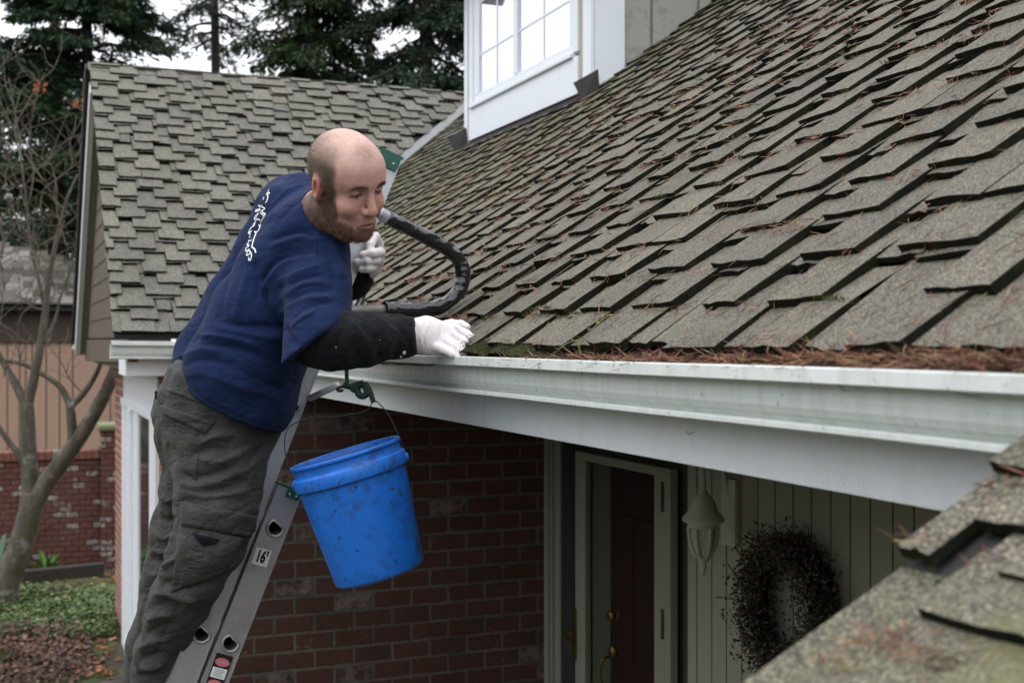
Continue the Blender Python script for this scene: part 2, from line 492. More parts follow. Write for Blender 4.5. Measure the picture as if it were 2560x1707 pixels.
# ridge caps
mb = MB(); rnd = random.Random(5)
x = XR - 0.01
while x < xv(RIDGE_Y) + 0.2:
    x1 = x + 0.205; h1, h0_ = 0.0145, 0.0105
    wn = 0.125 + rnd.uniform(-.004, .004)
    for sgn in (-1, 1):
        dn = np.array([0, sgn, -LT]) / math.sqrt(1 + LT * LT)
        nn = nrm([0, sgn * LT, 1])
        a0 = np.array([x, RIDGE_Y, RIDGE_Z]); a1 = np.array([x1, RIDGE_Y, RIDGE_Z])
        up = np.array([0, 0, 1.0])
        # near end of each cap rides over the next one
        P = [a0 + up * h1, a1 + up * h0_, a1 + dn * wn + nn * h0_, a0 + dn * wn + nn * h1,
             a0 + up * (h1 - .008), a1 + up * (h0_ - .008), a1 + dn * wn + nn * (h0_ - .008), a0 + dn * wn + nn * (h1 - .010)]
        F = [(0, 3, 2, 1), (3, 7, 6, 2), (0, 4, 7, 3), (1, 2, 6, 5)] if sgn < 0 else [(0, 1, 2, 3), (3, 2, 6, 7), (0, 3, 7, 4), (1, 5, 6, 2)]
        mb.add(P, F, [0, 1, 1, 1])
    x += 0.146
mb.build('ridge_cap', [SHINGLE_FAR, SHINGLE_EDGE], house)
# valley flashing
GALV = mat('galvanised_valley', (0.175, 0.175, 0.18), 0.5, 0.2, 10, 0.5, dirt=(0.16, 0.15, 0.12), dirt_amt=0.5)
mb = MB()
va = np.array([xv(LY + .12), LY + .12, zwing(LY + .12)]); vb = np.array([xv(RIDGE_Y), RIDGE_Y, RIDGE_Z])
vd = nrm(vb - va)
for nn, side in ((nw, -1), (nm, 1)):
    cr = nrm(np.cross(nn, vd)) * (1 if side > 0 else -1)
    # points of this half lie on its own roof plane, going away from the valley line
    if side < 0 and cr[0] > 0: cr = -cr
    if side > 0 and cr[1] > 0: cr = -cr
    wd = 0.075
    P = [va + nn * 0.022, vb + nn * 0.022, vb + nn * 0.022 + cr * wd, va + nn * 0.022 + cr * wd]
    mb.poly_prism(P, nn * 0.002)
mb.build('valley_flashing', [GALV], house)

# ---- near roof in the lower right corner (same house, lower eave)
TN = 0.65
def znear(X): return H - 0.120 + TN * (X - 0.95)
nn_ = nrm([-TN, 0, 1]); sn_ = nrm([1, 0, TN])
XN0 = 0.40
mb = MB()
rnd = random.Random(3)
# tab edges measured along the rake: rows of tabs running towards the camera
OO = np.array([XN0, NEAR_Y + 0.012, znear(XN0)]); EE = np.array([0, -1.0, 0])
def near_tab(mb, k, y0, y1, xb, expo=0.127, h0=0.021):
    """one tab from Y=y0 (rake side) to y1, butt at X=xb"""
    ss = (xb - XN0) / sn_[0]; Lt = expo * 1.9; nx = 5
    V = []
    wv = [rnd.uniform(-.0025, .0025) for _ in range(nx + 1)]; hv = [rnd.uniform(-.001, .003) for _ in range(nx + 1)]
    for q in (0, .25, .6, 1.0):
        for i in range(nx + 1):
            f = i / nx
            V.append(np.array([XN0, 0, znear(XN0)]) + np.array([0, y0 + (y1 - y0) * f, 0]) + sn_ * (ss + Lt * q + wv[i] * (1 - q)) + nn_ * ((h0 + hv[i]) * (1 - q)))
    w1 = nx + 1
    F = [(j * w1 + i, (j + 1) * w1 + i, (j + 1) * w1 + i + 1, j * w1 + i + 1) for j in range(3) for i in range(nx)]; M = [0] * len(F)
    b0 = len(V)
    for i in range(w1): V.append(V[i] - nn_ * 0.0135)
    F += [(b0 + i, i, i + 1, b0 + i + 1) for i in range(nx)]; M += [1] * nx
    s0 = len(V)
    for j in (1, 2): V.append(V[j * w1] - nn_ * .0125); V.append(V[j * w1 + nx] - nn_ * .0125)
    F += [(b0, s0, w1, 0), (s0, s0 + 2, 2 * w1, w1), (nx, w1 + nx, s0 + 1, b0 + nx), (w1 + nx, 2 * w1 + nx, s0 + 3, s0 + 1)]; M += [1] * 4
    mb.add(V, F, M)
rk = NEAR_Y + 0.002
rows = [(0.470, [0.10, .17, .2, .16, .2, .2]), (0.588, [0.07, .2, .18, .2, .15, .2]), (0.700, [0.095, .20, .13, .2, .2, .2]), (0.806, [0.050, .085, .2, .17, .22, .2]), (0.918, [.14, .2, .16, .2, .2]), (1.030, [.08, .2, .16, .2, .2]), (1.14, [.12, .2, .16, .2, .2]), (1.25, [.12, .2, .16, .2, .2])]
for k, (xb, ws) in enumerate(rows):
    yy = rk + rnd.uniform(-.002, .002); low = True
    for i, wd in enumerate(ws):
        near_tab(mb, k, yy, yy - wd + .004, xb + (0.0 if low else 0.045) + rnd.uniform(-.005, .005) - (.105 if (i == 0 and abs(xb - .7) < .01) else 0))
        yy -= wd; low = not low
NEARSH = shingle_mat('asphalt_shingle_near', (0.118, 0.108, 0.082), 0.75, None, 330)
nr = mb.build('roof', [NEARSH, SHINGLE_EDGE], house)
tag(nr, 'close blurred corner of shingles with moss and needles')
mb = MB()
pts = [(XN0 + .02, NEAR_Y, znear(XN0 + .02) - .004), (1.6, NEAR_Y, znear(1.6) - .004), (1.6, -0.6, znear(1.6) - .004), (XN0 + .02, -0.6, znear(XN0 + .02) - .004)]
mb.poly_prism(pts, -nn_ * .03)
mb.build('roof_deck', [DECK], house)
mb = MB()
mb.obox((XN0, NEAR_Y - .03, znear(XN0) - .045), sn_, (0, 1, 0), nn_, 0.02, 1.2, 0, .022, -.13, 0)
mb.build('rake_board', [WHITE], house)

# ---- main gutter and fascia
KP = [(0.014, -0.002), (0.010, 0.0), (0.001, 0.0), (0.0, -0.002), (0.0, -0.0200), (0.002, -0.0215), (0.026, -0.0225), (0.0280, -0.030), (0.0275, -0.044), (0.0285, -0.056), (0.0330, -0.066), (0.042, -0.0720), (0.046, -0.0765), (0.0305, -0.0775), (0.0292, -0.079), (0.0292, -0.0855), (0.032, -0.0875),
      (0.050, -0.090), (0.118, -0.090), (0.119, -0.020), (0.1175, -0.020), (0.1165, -0.088), (0.050, -0.088), (0.034, -0.0850), (0.034, -0.0795), (0.048, -0.0775), (0.0445, -0.0705), (0.0350, -0.0645), (0.0305, -0.055), (0.0295, -0.044), (0.0300, -0.030), (0.0280, -0.0225), (0.0145, -0.0205), (0.0145, -0.0045)]
mb = MB()
ys = np.linspace(0.90, LY + 0.05, 40)
rnd = random.Random(8)
for a, b in zip(ys[:-1], ys[1:]):
    pass
# swept in short lengths so the lip waves a little like old aluminium
V = []; n = len(KP)
for i, y in enumerate(ys):
    wz = 0.0012 * math.sin(y * 1.6) + 0.0005 * math.sin(y * 5.3 + 1); wx = 0.0010 * math.sin(y * 3.1 + 2)
    V += [(XE + a + wx, y, ZL + b + wz) for a, b in KP]
F = [(i * n + j, (i + 1) * n + j, (i + 1) * n + (j + 1) % n, i * n + (j + 1) % n) for i in range(len(ys) - 1) for j in range(n)]
F = [f[::-1] for f in F]
mb.add(V, F, 0)
g_ = mb.build('gutter', [GUTTER], house)
XF = XE + 0.121
mb = MB(); mb.box(XF, XF + 0.022, 0.9, LY + .1, H - 0.212, H - 0.03)
mb.build('fascia', [FASCIA], house, bevel=.002)
mb = MB(); mb.box(XF + 0.024, 2.30, 0.6, 5.22, H - 0.190, H - 0.172)
mb.build('porch_ceiling', [mat('porch_ceiling_paint', (0.25, 0.25, 0.2), 0.8)], house)

# ---- wing gutter, fascia, gable, barge boards
GS = 1.26
mb = MB()
LYG = LY - 0.02
mb.strip_prism([(a * GS, b * GS) for a, b in KP], (XR - .012, LYG, H - 0.002), (XE + .1, LYG, H - 0.008), (0, 1, 0), (0, 0, 1))
mb.poly_prism([(XR - .014, LYG + a * GS, H - .002 + b * GS) for a, b in KP[:19]], (.003, 0, 0))
mb.build('gutter', [GUTTER], house)
mb = MB(); mb.box(XR + .085, XE + .1, LYG + .124 * GS, LYG + .124 * GS + .03, H - .225, H - .04)
mb.box(XR + .085, XR + .115, LYG + .124 * GS + .032, LYG + .7, H - .225, H - .06)
mb.build('fascia', [FASCIA], house, bevel=.003)
EAVEY = LYG + .124 * GS
# barge boards: far one shows its pale underside
BARGE = mat('barge_white', (0.70, 0.71, 0.74), .5, .06, 5)
sf = nrm([0, -1, LT])                       # up the far slope towards the ridge
mb = MB()
Lf = (FY - RIDGE_Y) / abs(sf[1])
fe = np.array([0, FY, zwing(LY)])
mb.obox(fe, (1, 0, 0), sf, nrm([0, LT, 1]), XR + .004, XR + .052, -.02, Lf - .12, -.19, -.054)
mb.build('barge_board', [BARGE], house, bevel=.003)
SOFG = mat('soffit_grey', (0.27, 0.26, 0.215), .7, .1)
mb = MB()
mb.obox(fe, (1, 0, 0), sf, nrm([0, LT, 1]), XR + .054, XR + .105, -.02, Lf - .05, -.175, -.056)
mb.build('soffit', [SOFG], house)
DRIP = mat('dark_drip_edge', (0.02, 0.02, 0.02), .6, .2)
mb = MB()
mb.obox(fe, (1, 0, 0), sf, nrm([0, LT, 1]), XR - .03, XR + .01, -.06, Lf + .01, -.045, .012)
mb.build('drip_edge', [DRIP], house)
BROWN = mat('brown_gable_board', (0.105, 0.082, 0.060), .75, .2, 6, bmp=.1, bscale=60)
mb = MB()
gx = XR + .107
zb0, zb1 = H - .135, H - .205
ZSEAM = H + .02
tri = [(gx, LY + .12, ZSEAM), (gx, RIDGE_Y, RIDGE_Z - .09), (gx, FY - .12, ZSEAM)]
mb.poly_prism(tri, (.05, 0, 0))
for k in range(1, 14):                      # lap lines of the boards
    z = ZSEAM + k * .155; y0 = LY + .12 + (z - ZSEAM) / LT + .1; y1 = FY - .12 - (z - ZSEAM) / LT - .1
    if y1 > y0: mb.box(gx - .006, gx - .001, y0, y1, z, z + .012)
mb.poly_prism([(gx - .008, LY + .13, zb0), (gx - .008, LY + .13, ZSEAM - .012), (gx - .008, FY - .1, ZSEAM - .012), (gx - .008, FY - .1, zb1)], (.06, 0, 0))
mb.build('gable_wall', [BROWN], house)
mb = MB(); mb.box(XR - .02, XR + .14, FY - .02, FY + .12, H - .09, H + .015)     # end of the far gutter
mb.build('gutter', [GUTTER], house, bevel=.006)
mb = MB(); mb.box(gx + .07, 3.5, EAVEY + .05, FY - .1, H - .215, H - .19)
mb.build('soffit', [SOFG], house)

# ---- wing walls below: brick with a tall white window facing left
WX = 0.95
mb = MB(); mb.box(WX, WX + .2, 8.28, 12.75, -.02, H - .23)
mb.box(WX + .2, 4.0, 8.3, 8.5, -.02, H - .23)
mb.build('brick_wall', [BRICK_Y], house)
def yx(px): 
    d = ray(px, 900); return WX * d[1] / d[0]
WT = mat('window_white', (0.74, 0.77, 0.80), .4, .04, 4)
ya, yb = yx(400), yx(314)                   # outer trim, near and far
zt = H - .535; zb = 0.30
win = MB()
win.box(WX - .02, WX - .002, ya, yb, zt, H - .232)                       # white panel above the window
win.box(WX - .035, WX - .002, yx(322) , yb, zb - .3, zt)              # far casing
win.box(WX - .022, WX - .002, yx(352), yx(322), zb - .3, zt - .03)
win.box(WX - .050, WX - .022, yx(340), yx(334), zb, zt - .03)
win.box(WX - .035, WX - .002, ya, yx(385), zb - .3, zt)                # near casing
win.box(WX - .045, WX - .035, ya - .02, yb, zt - .03, zt + .03)
win.box(WX - .035, WX - .002, ya, yb, zb - .45, zb - .3)
wf = win.build('window', [WT], house, bevel=.004)
mg, n_, b_ = new_mat('window_glass_dark')
b_.inputs['Base Color'].default_value = (.03, .04, .035, 1); b_.inputs['Roughness'].default_value = .06; b_.inputs['Specular IOR Level'].default_value = .8
mb = MB(); mb.box(WX - .012, WX - .003, yx(385), yx(352), zb - .3, zt - .03)
mb.build('pane', [mg], wf)
# house front and porch side wall
mb = MB(); mb.box(1.02, 1.22, 5.48, 8.28, -.02, H - .22)
mb.build('brick_wall', [BRICK_Y], house)
PY, PX = 5.22, 2.30
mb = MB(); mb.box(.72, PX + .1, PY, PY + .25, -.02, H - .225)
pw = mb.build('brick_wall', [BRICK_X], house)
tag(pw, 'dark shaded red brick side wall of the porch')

# near wing below the corner of shingles: its two outer walls
mb = MB(); mb.box(.62, .82, -4, .90, -.02, H - .40); mb.box(.82, PX + .2, .70, .90, -.02, H - .40)
mb.add([(.82, .90, H - .41), (PX + .2, .90, H - .41), (PX + .2, .90, znear(1.5) - .1), (1.5, .90, znear(1.5) - .1), (.82, .90, znear(.82) - .06),
        (.82, .72, H - .41), (PX + .2, .72, H - .41), (PX + .2, .72, znear(1.5) - .1), (1.5, .72, znear(1.5) - .1), (.82, .72, znear(.82) - .06)],
       [(0, 1, 2, 3, 4), (9, 8, 7, 6, 5), (4, 3, 8, 9), (3, 2, 7, 8)])
mb.build('brick_wall', [BRICK_Y], house)

# ---- porch back wall: vertical boards, storm door, sidelight
CREAM = mat('cream_siding', (0.265, 0.265, 0.205), .6, .08, 5, bmp=.08, bscale=50)
GROOVE = mat('siding_groove', (0.05, 0.048, 0.035), .9, .2)
def yp(px):
    d = ray(px, 1300); return PX * d[1] / d[0]
yd0, yd1 = yp(1702), yp(1461)               # storm door right and left sides
mb = MB()
mb.box(PX + .012, PX + .12, -.6, PY + .1, -.02, H - .17, 1)
gro = [1718, 1742, 1779.5, 1816, 1854.5, 1894.5, 1937.5, 1983, 2028.5, 2077, 2125.5, 2176, 2232, 2285, 2345, 2410, 2480, 2560]
for a, b in zip(gro[:-1], gro[1:]):
    y1, y0 = yp(a), yp(b)
    mb.box(PX, PX + .011, y0 + .004, y1 - .004, 0, H - .175, 0)
mb.build('siding_wall', [CREAM, GROOVE], house)
TRIM = mat('trim_cream', (0.215, 0.215, 0.172), .5, .06, 5)
DZ = H - .475                               # door head
mb = MB()                                   # corner trim next to the brick
mb.box(PX - .02, PX + .01, yp(1389), PY, 0, H - .18)
mb.box(PX - .035, PX - .02, yp(1386), yp(1377), 0, H - .18)
mb.box(PX - .010, PX + .01, yp(1404), yp(1391), 0, H - .18)
mb.build_each('corner_trim', [TRIM], house, bevel=.003)
GLASSD = mat('sidelight_glass', (.032, .036, .036), .12, .15, 3, .7)
mb = MB(); mb.box(PX - .004, PX + .01, yp(1436), yp(1405), 0, H - .18); mb.box(PX + .004, PX + .011, yp(1460), yp(1437), 0, H - .18, 1)
mb.build('sidelight', [GLASSD, DARKGAP], house)
sd_ = MB()
sd_.box(PX - .045, PX - .012, yp(1485), yd1, .05, DZ)        # lock stile
sd_.box(PX - .045, PX - .012, yd0, yp(1661), .05, DZ)        # hinge stile
sd_.box(PX - .044, PX - .013, yp(1661), yp(1485), DZ - .035, DZ)
sd_.box(PX - .044, PX - .013, yp(1661), yp(1485), .05, .30)
sdo = sd_.build('storm_door', [TRIM], house, bevel=.003)
BRASS = mat('brass', (.16, .11, .042), .45, .12, 20, .5, metal=1.0)
HBLK = mat('hinge_dark', (.05, .05, .045), .5, .2)
hy = yp(1463)
mb = MB()
hz = on_x(1464, 1585, PX)[2]
mb.box(PX - .055, PX - .046, hy - .012, hy + .012, hz - .105, hz + .115)
mb.tube(soft([(PX - .055, hy, hz + .01), (PX - .10, hy + .012, hz + .005), (PX - .10, hy - .06, hz - .02)], 5), .006, 8)
mb.build('handle', [BRASS], sdo, bevel=.002)
for yy_ in (1240, 1556):
    z = on_x(1684, yy_, PX)[2]
    mb = MB(); mb.box(PX - .05, PX - .0455, yp(1687), yp(1681), z - .055, z + .055); mb.tube([(PX - .05, yp(1684), z - .055), (PX - .05, yp(1684), z + .055)], .005, 8)
    mb.build('hinge', [HBLK], sdo)
# glass of the storm door (thin, reflecting)
mgl, n_, b_ = new_mat('clear_glass')
b_.inputs['Base Color'].default_value = (.9, .95, .93, 1); b_.inputs['Roughness'].default_value = .02; b_.inputs['Transmission Weight'].default_value = 1.0; b_.inputs['IOR'].default_value = 1.1
mb = MB(); mb.box(PX - .030, PX - .026, yp(1661), yp(1485), .30, DZ - .035)
mb.build('pane', [mgl], sdo)
RED = mat('oxblood_door', (.026, .008, .007), .45, .12, 4)
OLIV = mat('olive_jamb', (.075, .075, .055), .6, .1)
ed = MB(); ed.box(PX - .006, PX + .008, yp(1660), yp(1534), .06, DZ)
for a, b, z0, z1 in ((1552, 1590, 1.35, 2.0), (1603, 1642, 1.35, 2.0), (1552, 1590, .35, 1.15), (1603, 1642, .35, 1.15)):
    ed.box(PX - .011, PX - .006, yp(b), yp(a), z0, z1)
edo = ed.build('entry_door', [RED], house, bevel=.003)
mb = MB(); mb.box(PX - .009, PX + .009, yp(1532), yp(1487), .06, DZ)
mb.build('door_jamb', [OLIV], house)
mb = MB()
for px, py, r in ((1546, 1536, .022), (1550, 1625, .026)):
    p = on_x(px, py, PX); mb.lathe([(0, -.045), (r * .8, -.045), (r, -.03), (r * .9, -.02), (r * .5, -.012), (r * 1.1, -.010), (r * 1.1, -.006)], (PX, p[1], p[2]), (1, 0, 0), 16, ref=(0, 0, 1))
p = on_x(1533, 1640, PX)
mb.tube(soft([(PX - .01, p[1], p[2]), (PX - .05, p[1], p[2] - .01), (PX - .052, p[1] + .01, p[2] - .09), (PX - .02, p[1], p[2] - .15)], 5), .006, 8)
mb.build_each('handle', [BRASS], edo)
mb = MB(); mb.box(1.0, PX, .6, PY, -.02, .03)
mb.build('porch_floor', [mat('porch_concrete', (.25, .24, .22), .9, .15)], house)

# ---- dormer
DW = mat('dormer_white', (0.74, 0.77, 0.82), .5, .05, 5, bmp=.12, bscale=70)
DGREY = mat('weathered_board', (0.36, 0.35, 0.315), .75, .14, 7, dirt=(.10, .10, .08), dirt_amt=.6, dscale=14, bmp=.2, bscale=60)
ztop = H + 2.25
mb = MB()
def fy(px): 
    d = ray(px, 200); return DX * d[1] / d[0]
zr = zmain(DX)
zf = H + 1.222                              # foot of the front wall
mb.box(DX, DX + .10, DY0 + .10, DY1 - .03, zf, ztop, 0)                # front wall behind the window
dorm = mb.build('dormer', [DW], house)
mb = MB()                                   # side wall towards the camera, grey boards
mb.add([(DX + .12, DY0 + .02, zmain(DX + .12) - .02), (4.55, DY0 + .02, zmain(4.55) - .02), (4.55, DY0 + .02, ztop + .35), (DX + .12, DY0 + .02, ztop + .35),
        (DX + .12, DY0 + .10, zmain(DX + .12) - .02), (4.55, DY0 + .10, zmain(4.55) - .02), (4.55, DY0 + .10, ztop + .35), (DX + .12, DY0 + .10, ztop + .35)],
       [(0, 1, 2, 3), (7, 6, 5, 4), (0, 4, 5, 1), (3, 2, 6, 7), (0, 3, 7, 4), (1, 5, 6, 2)], 0)
for k in range(7):
    xx = DX + .32 + k * .27
    mb.add([(xx, DY0 + .016, zmain(xx) - .01), (xx + .012, DY0 + .016, zmain(xx) - .01), (xx + .012, DY0 + .016, ztop + .3), (xx, DY0 + .016, ztop + .3)], [(0, 1, 2, 3)], 1)
mb.build('dormer_side', [DGREY, mat('board_gap', (.16, .155, .135), .9)], dorm)
mb = MB()                                   # corner boards
mb.box(DX - .024, DX + .0, DY0 - .003, DY0 + .088, zmain(DX - .02) + .022, ztop)
mb.box(DX + .002, DX + .165, DY0 - .006, DY0 + .016, zmain(DX) + .03, ztop)
mb.box(DX - .024, DX + .09, DY1 - .06, DY1, zmain(DX) + .0, ztop)
mb.build_each('corner_board', [DW], dorm, bevel=.004)
TAN = mat('tan_strip', (.42, .36, .28), .6, .1)
mb = MB()
mb.box(DX - .016, DX, DY0 + .09, DY0 + .135, zf + .05, ztop); mb.box(DX - .016, DX, DY1 - .10, DY1 - .062, zf + .03, ztop)
mb.build_each('filler_strip', [TAN], dorm)
wy0, wy1 = DY0 + .137, DY1 - .102           # window casing extents
zw = zf + .215                              # bottom of the sash
mb = MB()
mb.box(DX - .030, DX - .001, wy0, wy1, zf + .012, zw - .012)                # apron board
mb.box(DX - .046, DX - .001, wy0 + .05, wy1 - .04, zw - .012, zw + .012)   # sill
mb.box(DX - .030, DX - .001, wy0, wy0 + .075, zw + .012, ztop); mb.box(DX - .030, DX - .001, wy1 - .07, wy1, zw + .012, ztop)
dwin = mb.build('window', [DW], dorm, bevel=.004)
sy0, sy1 = wy0 + .077, wy1 - .072
ymid = sy0 + (sy1 - sy0) * .53
mb = MB()
fr = .05
mb.box(DX - .022, DX - .002, sy0, sy1, zw + .013, zw + .013 + fr)
mb.box(DX - .022, DX - .002, sy0, sy0 + fr * .7, zw + .064, ztop); mb.box(DX - .022, DX - .002, sy1 - fr * 1.7, sy1, zw + .064, ztop)
mb.box(DX - .024, DX - .002, ymid - .03, ymid + .03, zw + .064, ztop)
mb.build('frame', [DW], dwin, bevel=.003)
mgr, n_, b_ = new_mat('sky_reflecting_glass')
b_.inputs['Base Color'].default_value = (.74, .755, .85, 1); b_.inputs['Roughness'].default_value = .04; b_.inputs['Metallic'].default_value = .75; b_.inputs['Specular IOR Level'].default_value = 1.0
mb = MB()
for a, b in ((sy0 + fr * .7, ymid - .03), (ymid + .03, sy1 - fr * 1.7)):
    mb.box(DX - .010, DX - .004, a, b, zw + .064, ztop - .02)
mb.build_each('pane', [mgr], dwin)
mb = MB()
for a, b in ((sy0 + fr * .7, ymid - .03), (ymid + .03, sy1 - fr * 1.7)):
    ym = .5 * (a + b)
    mb.box(DX - .0135, DX - .0105, ym - .006, ym + .006, zw + .064, ztop - .02)
    for zz in (.30, .62):
        mb.box(DX - .0137, DX - .0105, a, b, zw + zz - .006, zw + zz + .006)
mb.build_each('muntin', [DW], dwin)
# dark flashing wings at both feet and the apron flashing under the front
FLASH = mat('brown_flashing', (.022, .017, .016), .8, .15, 6, .2)
mb = MB()
def sheet(pts):
    pts = [np.array(p, float) for p in pts]
    nn = nrm(np.cross(pts[1] - pts[0], pts[2] - pts[0]))
    mb.poly_prism(pts, nn * .003)
yq = DY0
sheet([on_x(1433, 208, DX - .036), on_x(1494, 174, DX - .036), on_x(1499, 236, DX - .05), on_x(1458, 256, DX - .085)])
sheet([on_x(1119, 347, DX - .03), on_x(1164, 319, DX - .03), on_x(1166, 380, DX - .05), on_x(1141, 389, DX - .07)])
sheet([(DX - .004, DY0 + .02, zf + .012), (DX - .004, DY1 - .02, zf + .012), (DX - .10, DY1 - .02, zmain(DX - .10) + .024), (DX - .10, DY0 + .02, zmain(DX - .10) + .024)])
mb.build_each('flashing', [FLASH], dorm)
# dormer roof, mostly above the picture
mb = MB()
ymd = .5 * (DY0 + DY1)
for sg in (-1, 1):
    a = np.array([DX - .35, ymd, ztop + .85]); e_ = np.array([0, sg * 1.15, -.86])
    P = [a, a + np.array([2.9, 0, 0]), a + np.array([2.9, 0, 0]) + e_, a + e_]
    mb.poly_prism(P if sg > 0 else P[::-1], (0, 0, -.05))
mb.add([(DX - .01, DY0 + .05, ztop), (DX - .01, DY1 - .05, ztop), (DX - .01, ymd, ztop + .8)], [(0, 2, 1)])
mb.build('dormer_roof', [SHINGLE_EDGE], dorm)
# ================================================================== GROUND
def ground_mat():
    m, n, b = new_mat('garden_soil')
    a = noise(n, 1.6, 8, 0.7)
    c = ramp(n, a, [(0.30, (0.028, 0.024, 0.016)), (0.47, (0.055, 0.045, 0.028)), (0.53, (0.055, 0.075, 0.018)), (0.70, (0.085, 0.115, 0.025))])
    f = noise(n, 40, 6, 0.7)
    c = mix(n, 1.0, c, ramp(n, f, [(0.3, 0.55), (0.7, 1.4)]), 'MULTIPLY')
    n.links.new(c, b.inputs['Base Color']); b.inputs['Roughness'].default_value = 0.95
    bump(n, b, f, 0.8, 0.03)
    return m
rnd = random.Random(2)
mb = MB()
gx_ = np.concatenate([np.linspace(-70, -4, 14), np.linspace(-3.4, 4, 22), np.linspace(6, 70, 12)])
gy_ = np.concatenate([np.linspace(-60, 5, 12), np.linspace(6, 17, 26), np.linspace(20, 120, 16)])
V = [(x, y, (0.05 * math.sin(x * 1.7 + y) * math.cos(y * 1.1) + rnd.uniform(-.02, .02) if (-3.5 < x < 1.0 and 6 < y < 16) else -.03)) for y in gy_ for x in gx_]
nx_ = len(gx_)
F = [(j * nx_ + i, j * nx_ + i + 1, (j + 1) * nx_ + i + 1, (j + 1) * nx_ + i) for j in range(len(gy_) - 1) for i in range(nx_ - 1)]
mb.add(V, F, 0, True)
tag(mb.build('ground', [ground_mat()]), kind='structure')

# ---- low green plants, dead leaves, dark shrub leaves
def leaf_card(V, F, p, d, nrm_, ln, wd):
    p, d = np.asarray(p, float), nrm(d); sd_ = nrm(np.cross(d, nrm_)); b = len(V)
    V += [p, p + d * ln * .45 + sd_ * wd * .5 + nrm_ * ln * .08, p + d * ln, p + d * ln * .45 - sd_ * wd * .5 + nrm_ * ln * .08]
    F.append((b, b + 1, b + 2, b + 3))
def leaf_mat(name, stops, rough=.55, trans=0.0):
    m, n, b = new_mat(name)
    geo = n.nodes.new('ShaderNodeNewGeometry')
    c = ramp(n, geo.outputs['Random Per Island'], stops)
    n.links.new(c, b.inputs['Base Color']); b.inputs['Roughness'].default_value = rough; b.inputs['Specular IOR Level'].default_value = .3
    return m
def scatter(name, count, region, size, mt, hmax, seed, clump=0.0, flat=0.5, kind='stuff'):
    """region: function(rnd)->(x,y) ; leaf cards heaped on the ground"""
    rnd = random.Random(seed); V, F = [], []
    for _ in range(count):
        x, y, hm = region(rnd)
        ang = rnd.uniform(0, 6.283); el = rnd.uniform(-.3, 1.0) * (1 - flat)
        d = np.array([math.cos(ang) * math.cos(el), math.sin(ang) * math.cos(el), math.sin(el)])
        nn = nrm([rnd.gauss(0, .45), rnd.gauss(0, .45), 1])
        s_ = rnd.uniform(*size)
        leaf_card(V, F, (x, y, rnd.uniform(0.0, hmax * hm)), d, nn, s_, s_ * rnd.uniform(.5, .8))
    mb = MB(); mb.add(V, F); o = mb.build(name, [mt])
    return tag(o, kind=kind)
GREENL = leaf_mat('ground_cover_green', [(0, (.045, .075, .024)), (.5, (.085, .14, .040)), (.85, (.15, .22, .075)), (1, (.24, .28, .14))])
DEADL = leaf_mat('dead_leaves', [(0, (.07, .03, .015)), (.5, (.20, .085, .035)), (.85, (.34, .15, .065)), (1, (.42, .26, .15))], .8)
PURPL = leaf_mat('dark_shrub_leaves', [(0, (.035, .02, .014)), (.5, (.085, .048, .035)), (.85, (.16, .085, .070)), (1, (.24, .15, .13))], .6)
def reg_px(px0, px1, py0, py1, hump=None):
    def f(rnd):
        for _ in range(30):
            p = on_z(rnd.uniform(px0, px1), rnd.uniform(py0, py1), 0.0)
            hm = 1.0
            if hump is not None:
                hm = hump(p[0], p[1])
                if hm <= 0: continue
            return p[0], p[1], hm
        return p[0], p[1], .1
    return f
_hr = random.Random(77)
_cl = [(on_z(_hr.uniform(-60, 285), _hr.uniform(1480, 1590), 0), _hr.uniform(.25, .5)) for _ in range(26)]
def clumpy(x, y):
    v = max(1 - ((x - c[0]) ** 2 + (y - c[1]) ** 2) / r ** 2 for c, r in _cl)
    return max(0, v)
scatter('ground_cover', 9000, reg_px(-80, 287, 1472, 1600, clumpy), (.022, .06), GREENL, .13, 4)
scatter('leaf_litter', 1300, reg_px(-80, 290, 1430, 1700), (.04, .09), DEADL, .03, 5, flat=.9)
_cl2 = [(on_z(_hr.uniform(-60, 190), _hr.uniform(1590, 1760), 0), _hr.uniform(.2, .42)) for _ in range(16)]
def clumpy2(x, y):
    return max(0, max(1 - ((x - c[0]) ** 2 + (y - c[1]) ** 2) / r ** 2 for c, r in _cl2))
scatter('shrub_foliage', 2500, reg_px(-80, 230, 1575, 1790, clumpy2), (.022, .065), PURPL, .24, 6, flat=.1)

# ---- brick garden wall with pillar
GWY = 15.57
gw = thing('garden_wall', 'long low weathered brick garden wall behind the bare tree', 'wall', (-1, GWY, 0))
mb = MB(); mb.box(-9, .99, GWY, GWY + .22, -.1, 1.29); mb.build('wall_face', [BRICK_G], gw)
CAPB = brick_mat('cap_brick', 'x', (.30, .10, .06), (.09, .05, .045), (.06, .06, .05), w=.075, h=.4, pale=.5)
mb = MB(); mb.box(-9, .99, GWY - .03, GWY + .25, 1.292, 1.40); mb.build('coping', [CAPB], gw, bevel=.012)
mb = MB(); mb.box(.995, 1.36, GWY - .10, GWY + .30, -.1, 1.62); mb.build('pillar', [BRICK_G], gw)
MOSSY = mat('mossy_stone', (.17, .18, .12), .9, .3, 6, dirt=(.20, .24, .03), dirt_amt=.9, dscale=5)
mb = MB(); mb.box(.96, 1.40, GWY - .14, GWY + .34, 1.622, 1.71); mb.build('pillar_cap', [MOSSY], gw, bevel=.03)
RAIL = mat('old_timber', (.035, .030, .024), .9, .4, 8, bmp=.4, bscale=30)
a = on_z(58, 1462, 0); b = on_z(262, 1440, 0)
d = nrm(b - a); nrm2 = np.array([-d[1], d[0], 0])
mb = MB(); mb.obox(a, d, nrm2, (0, 0, 1), 0, np.linalg.norm(b - a), 0, .14, -.05, .15)
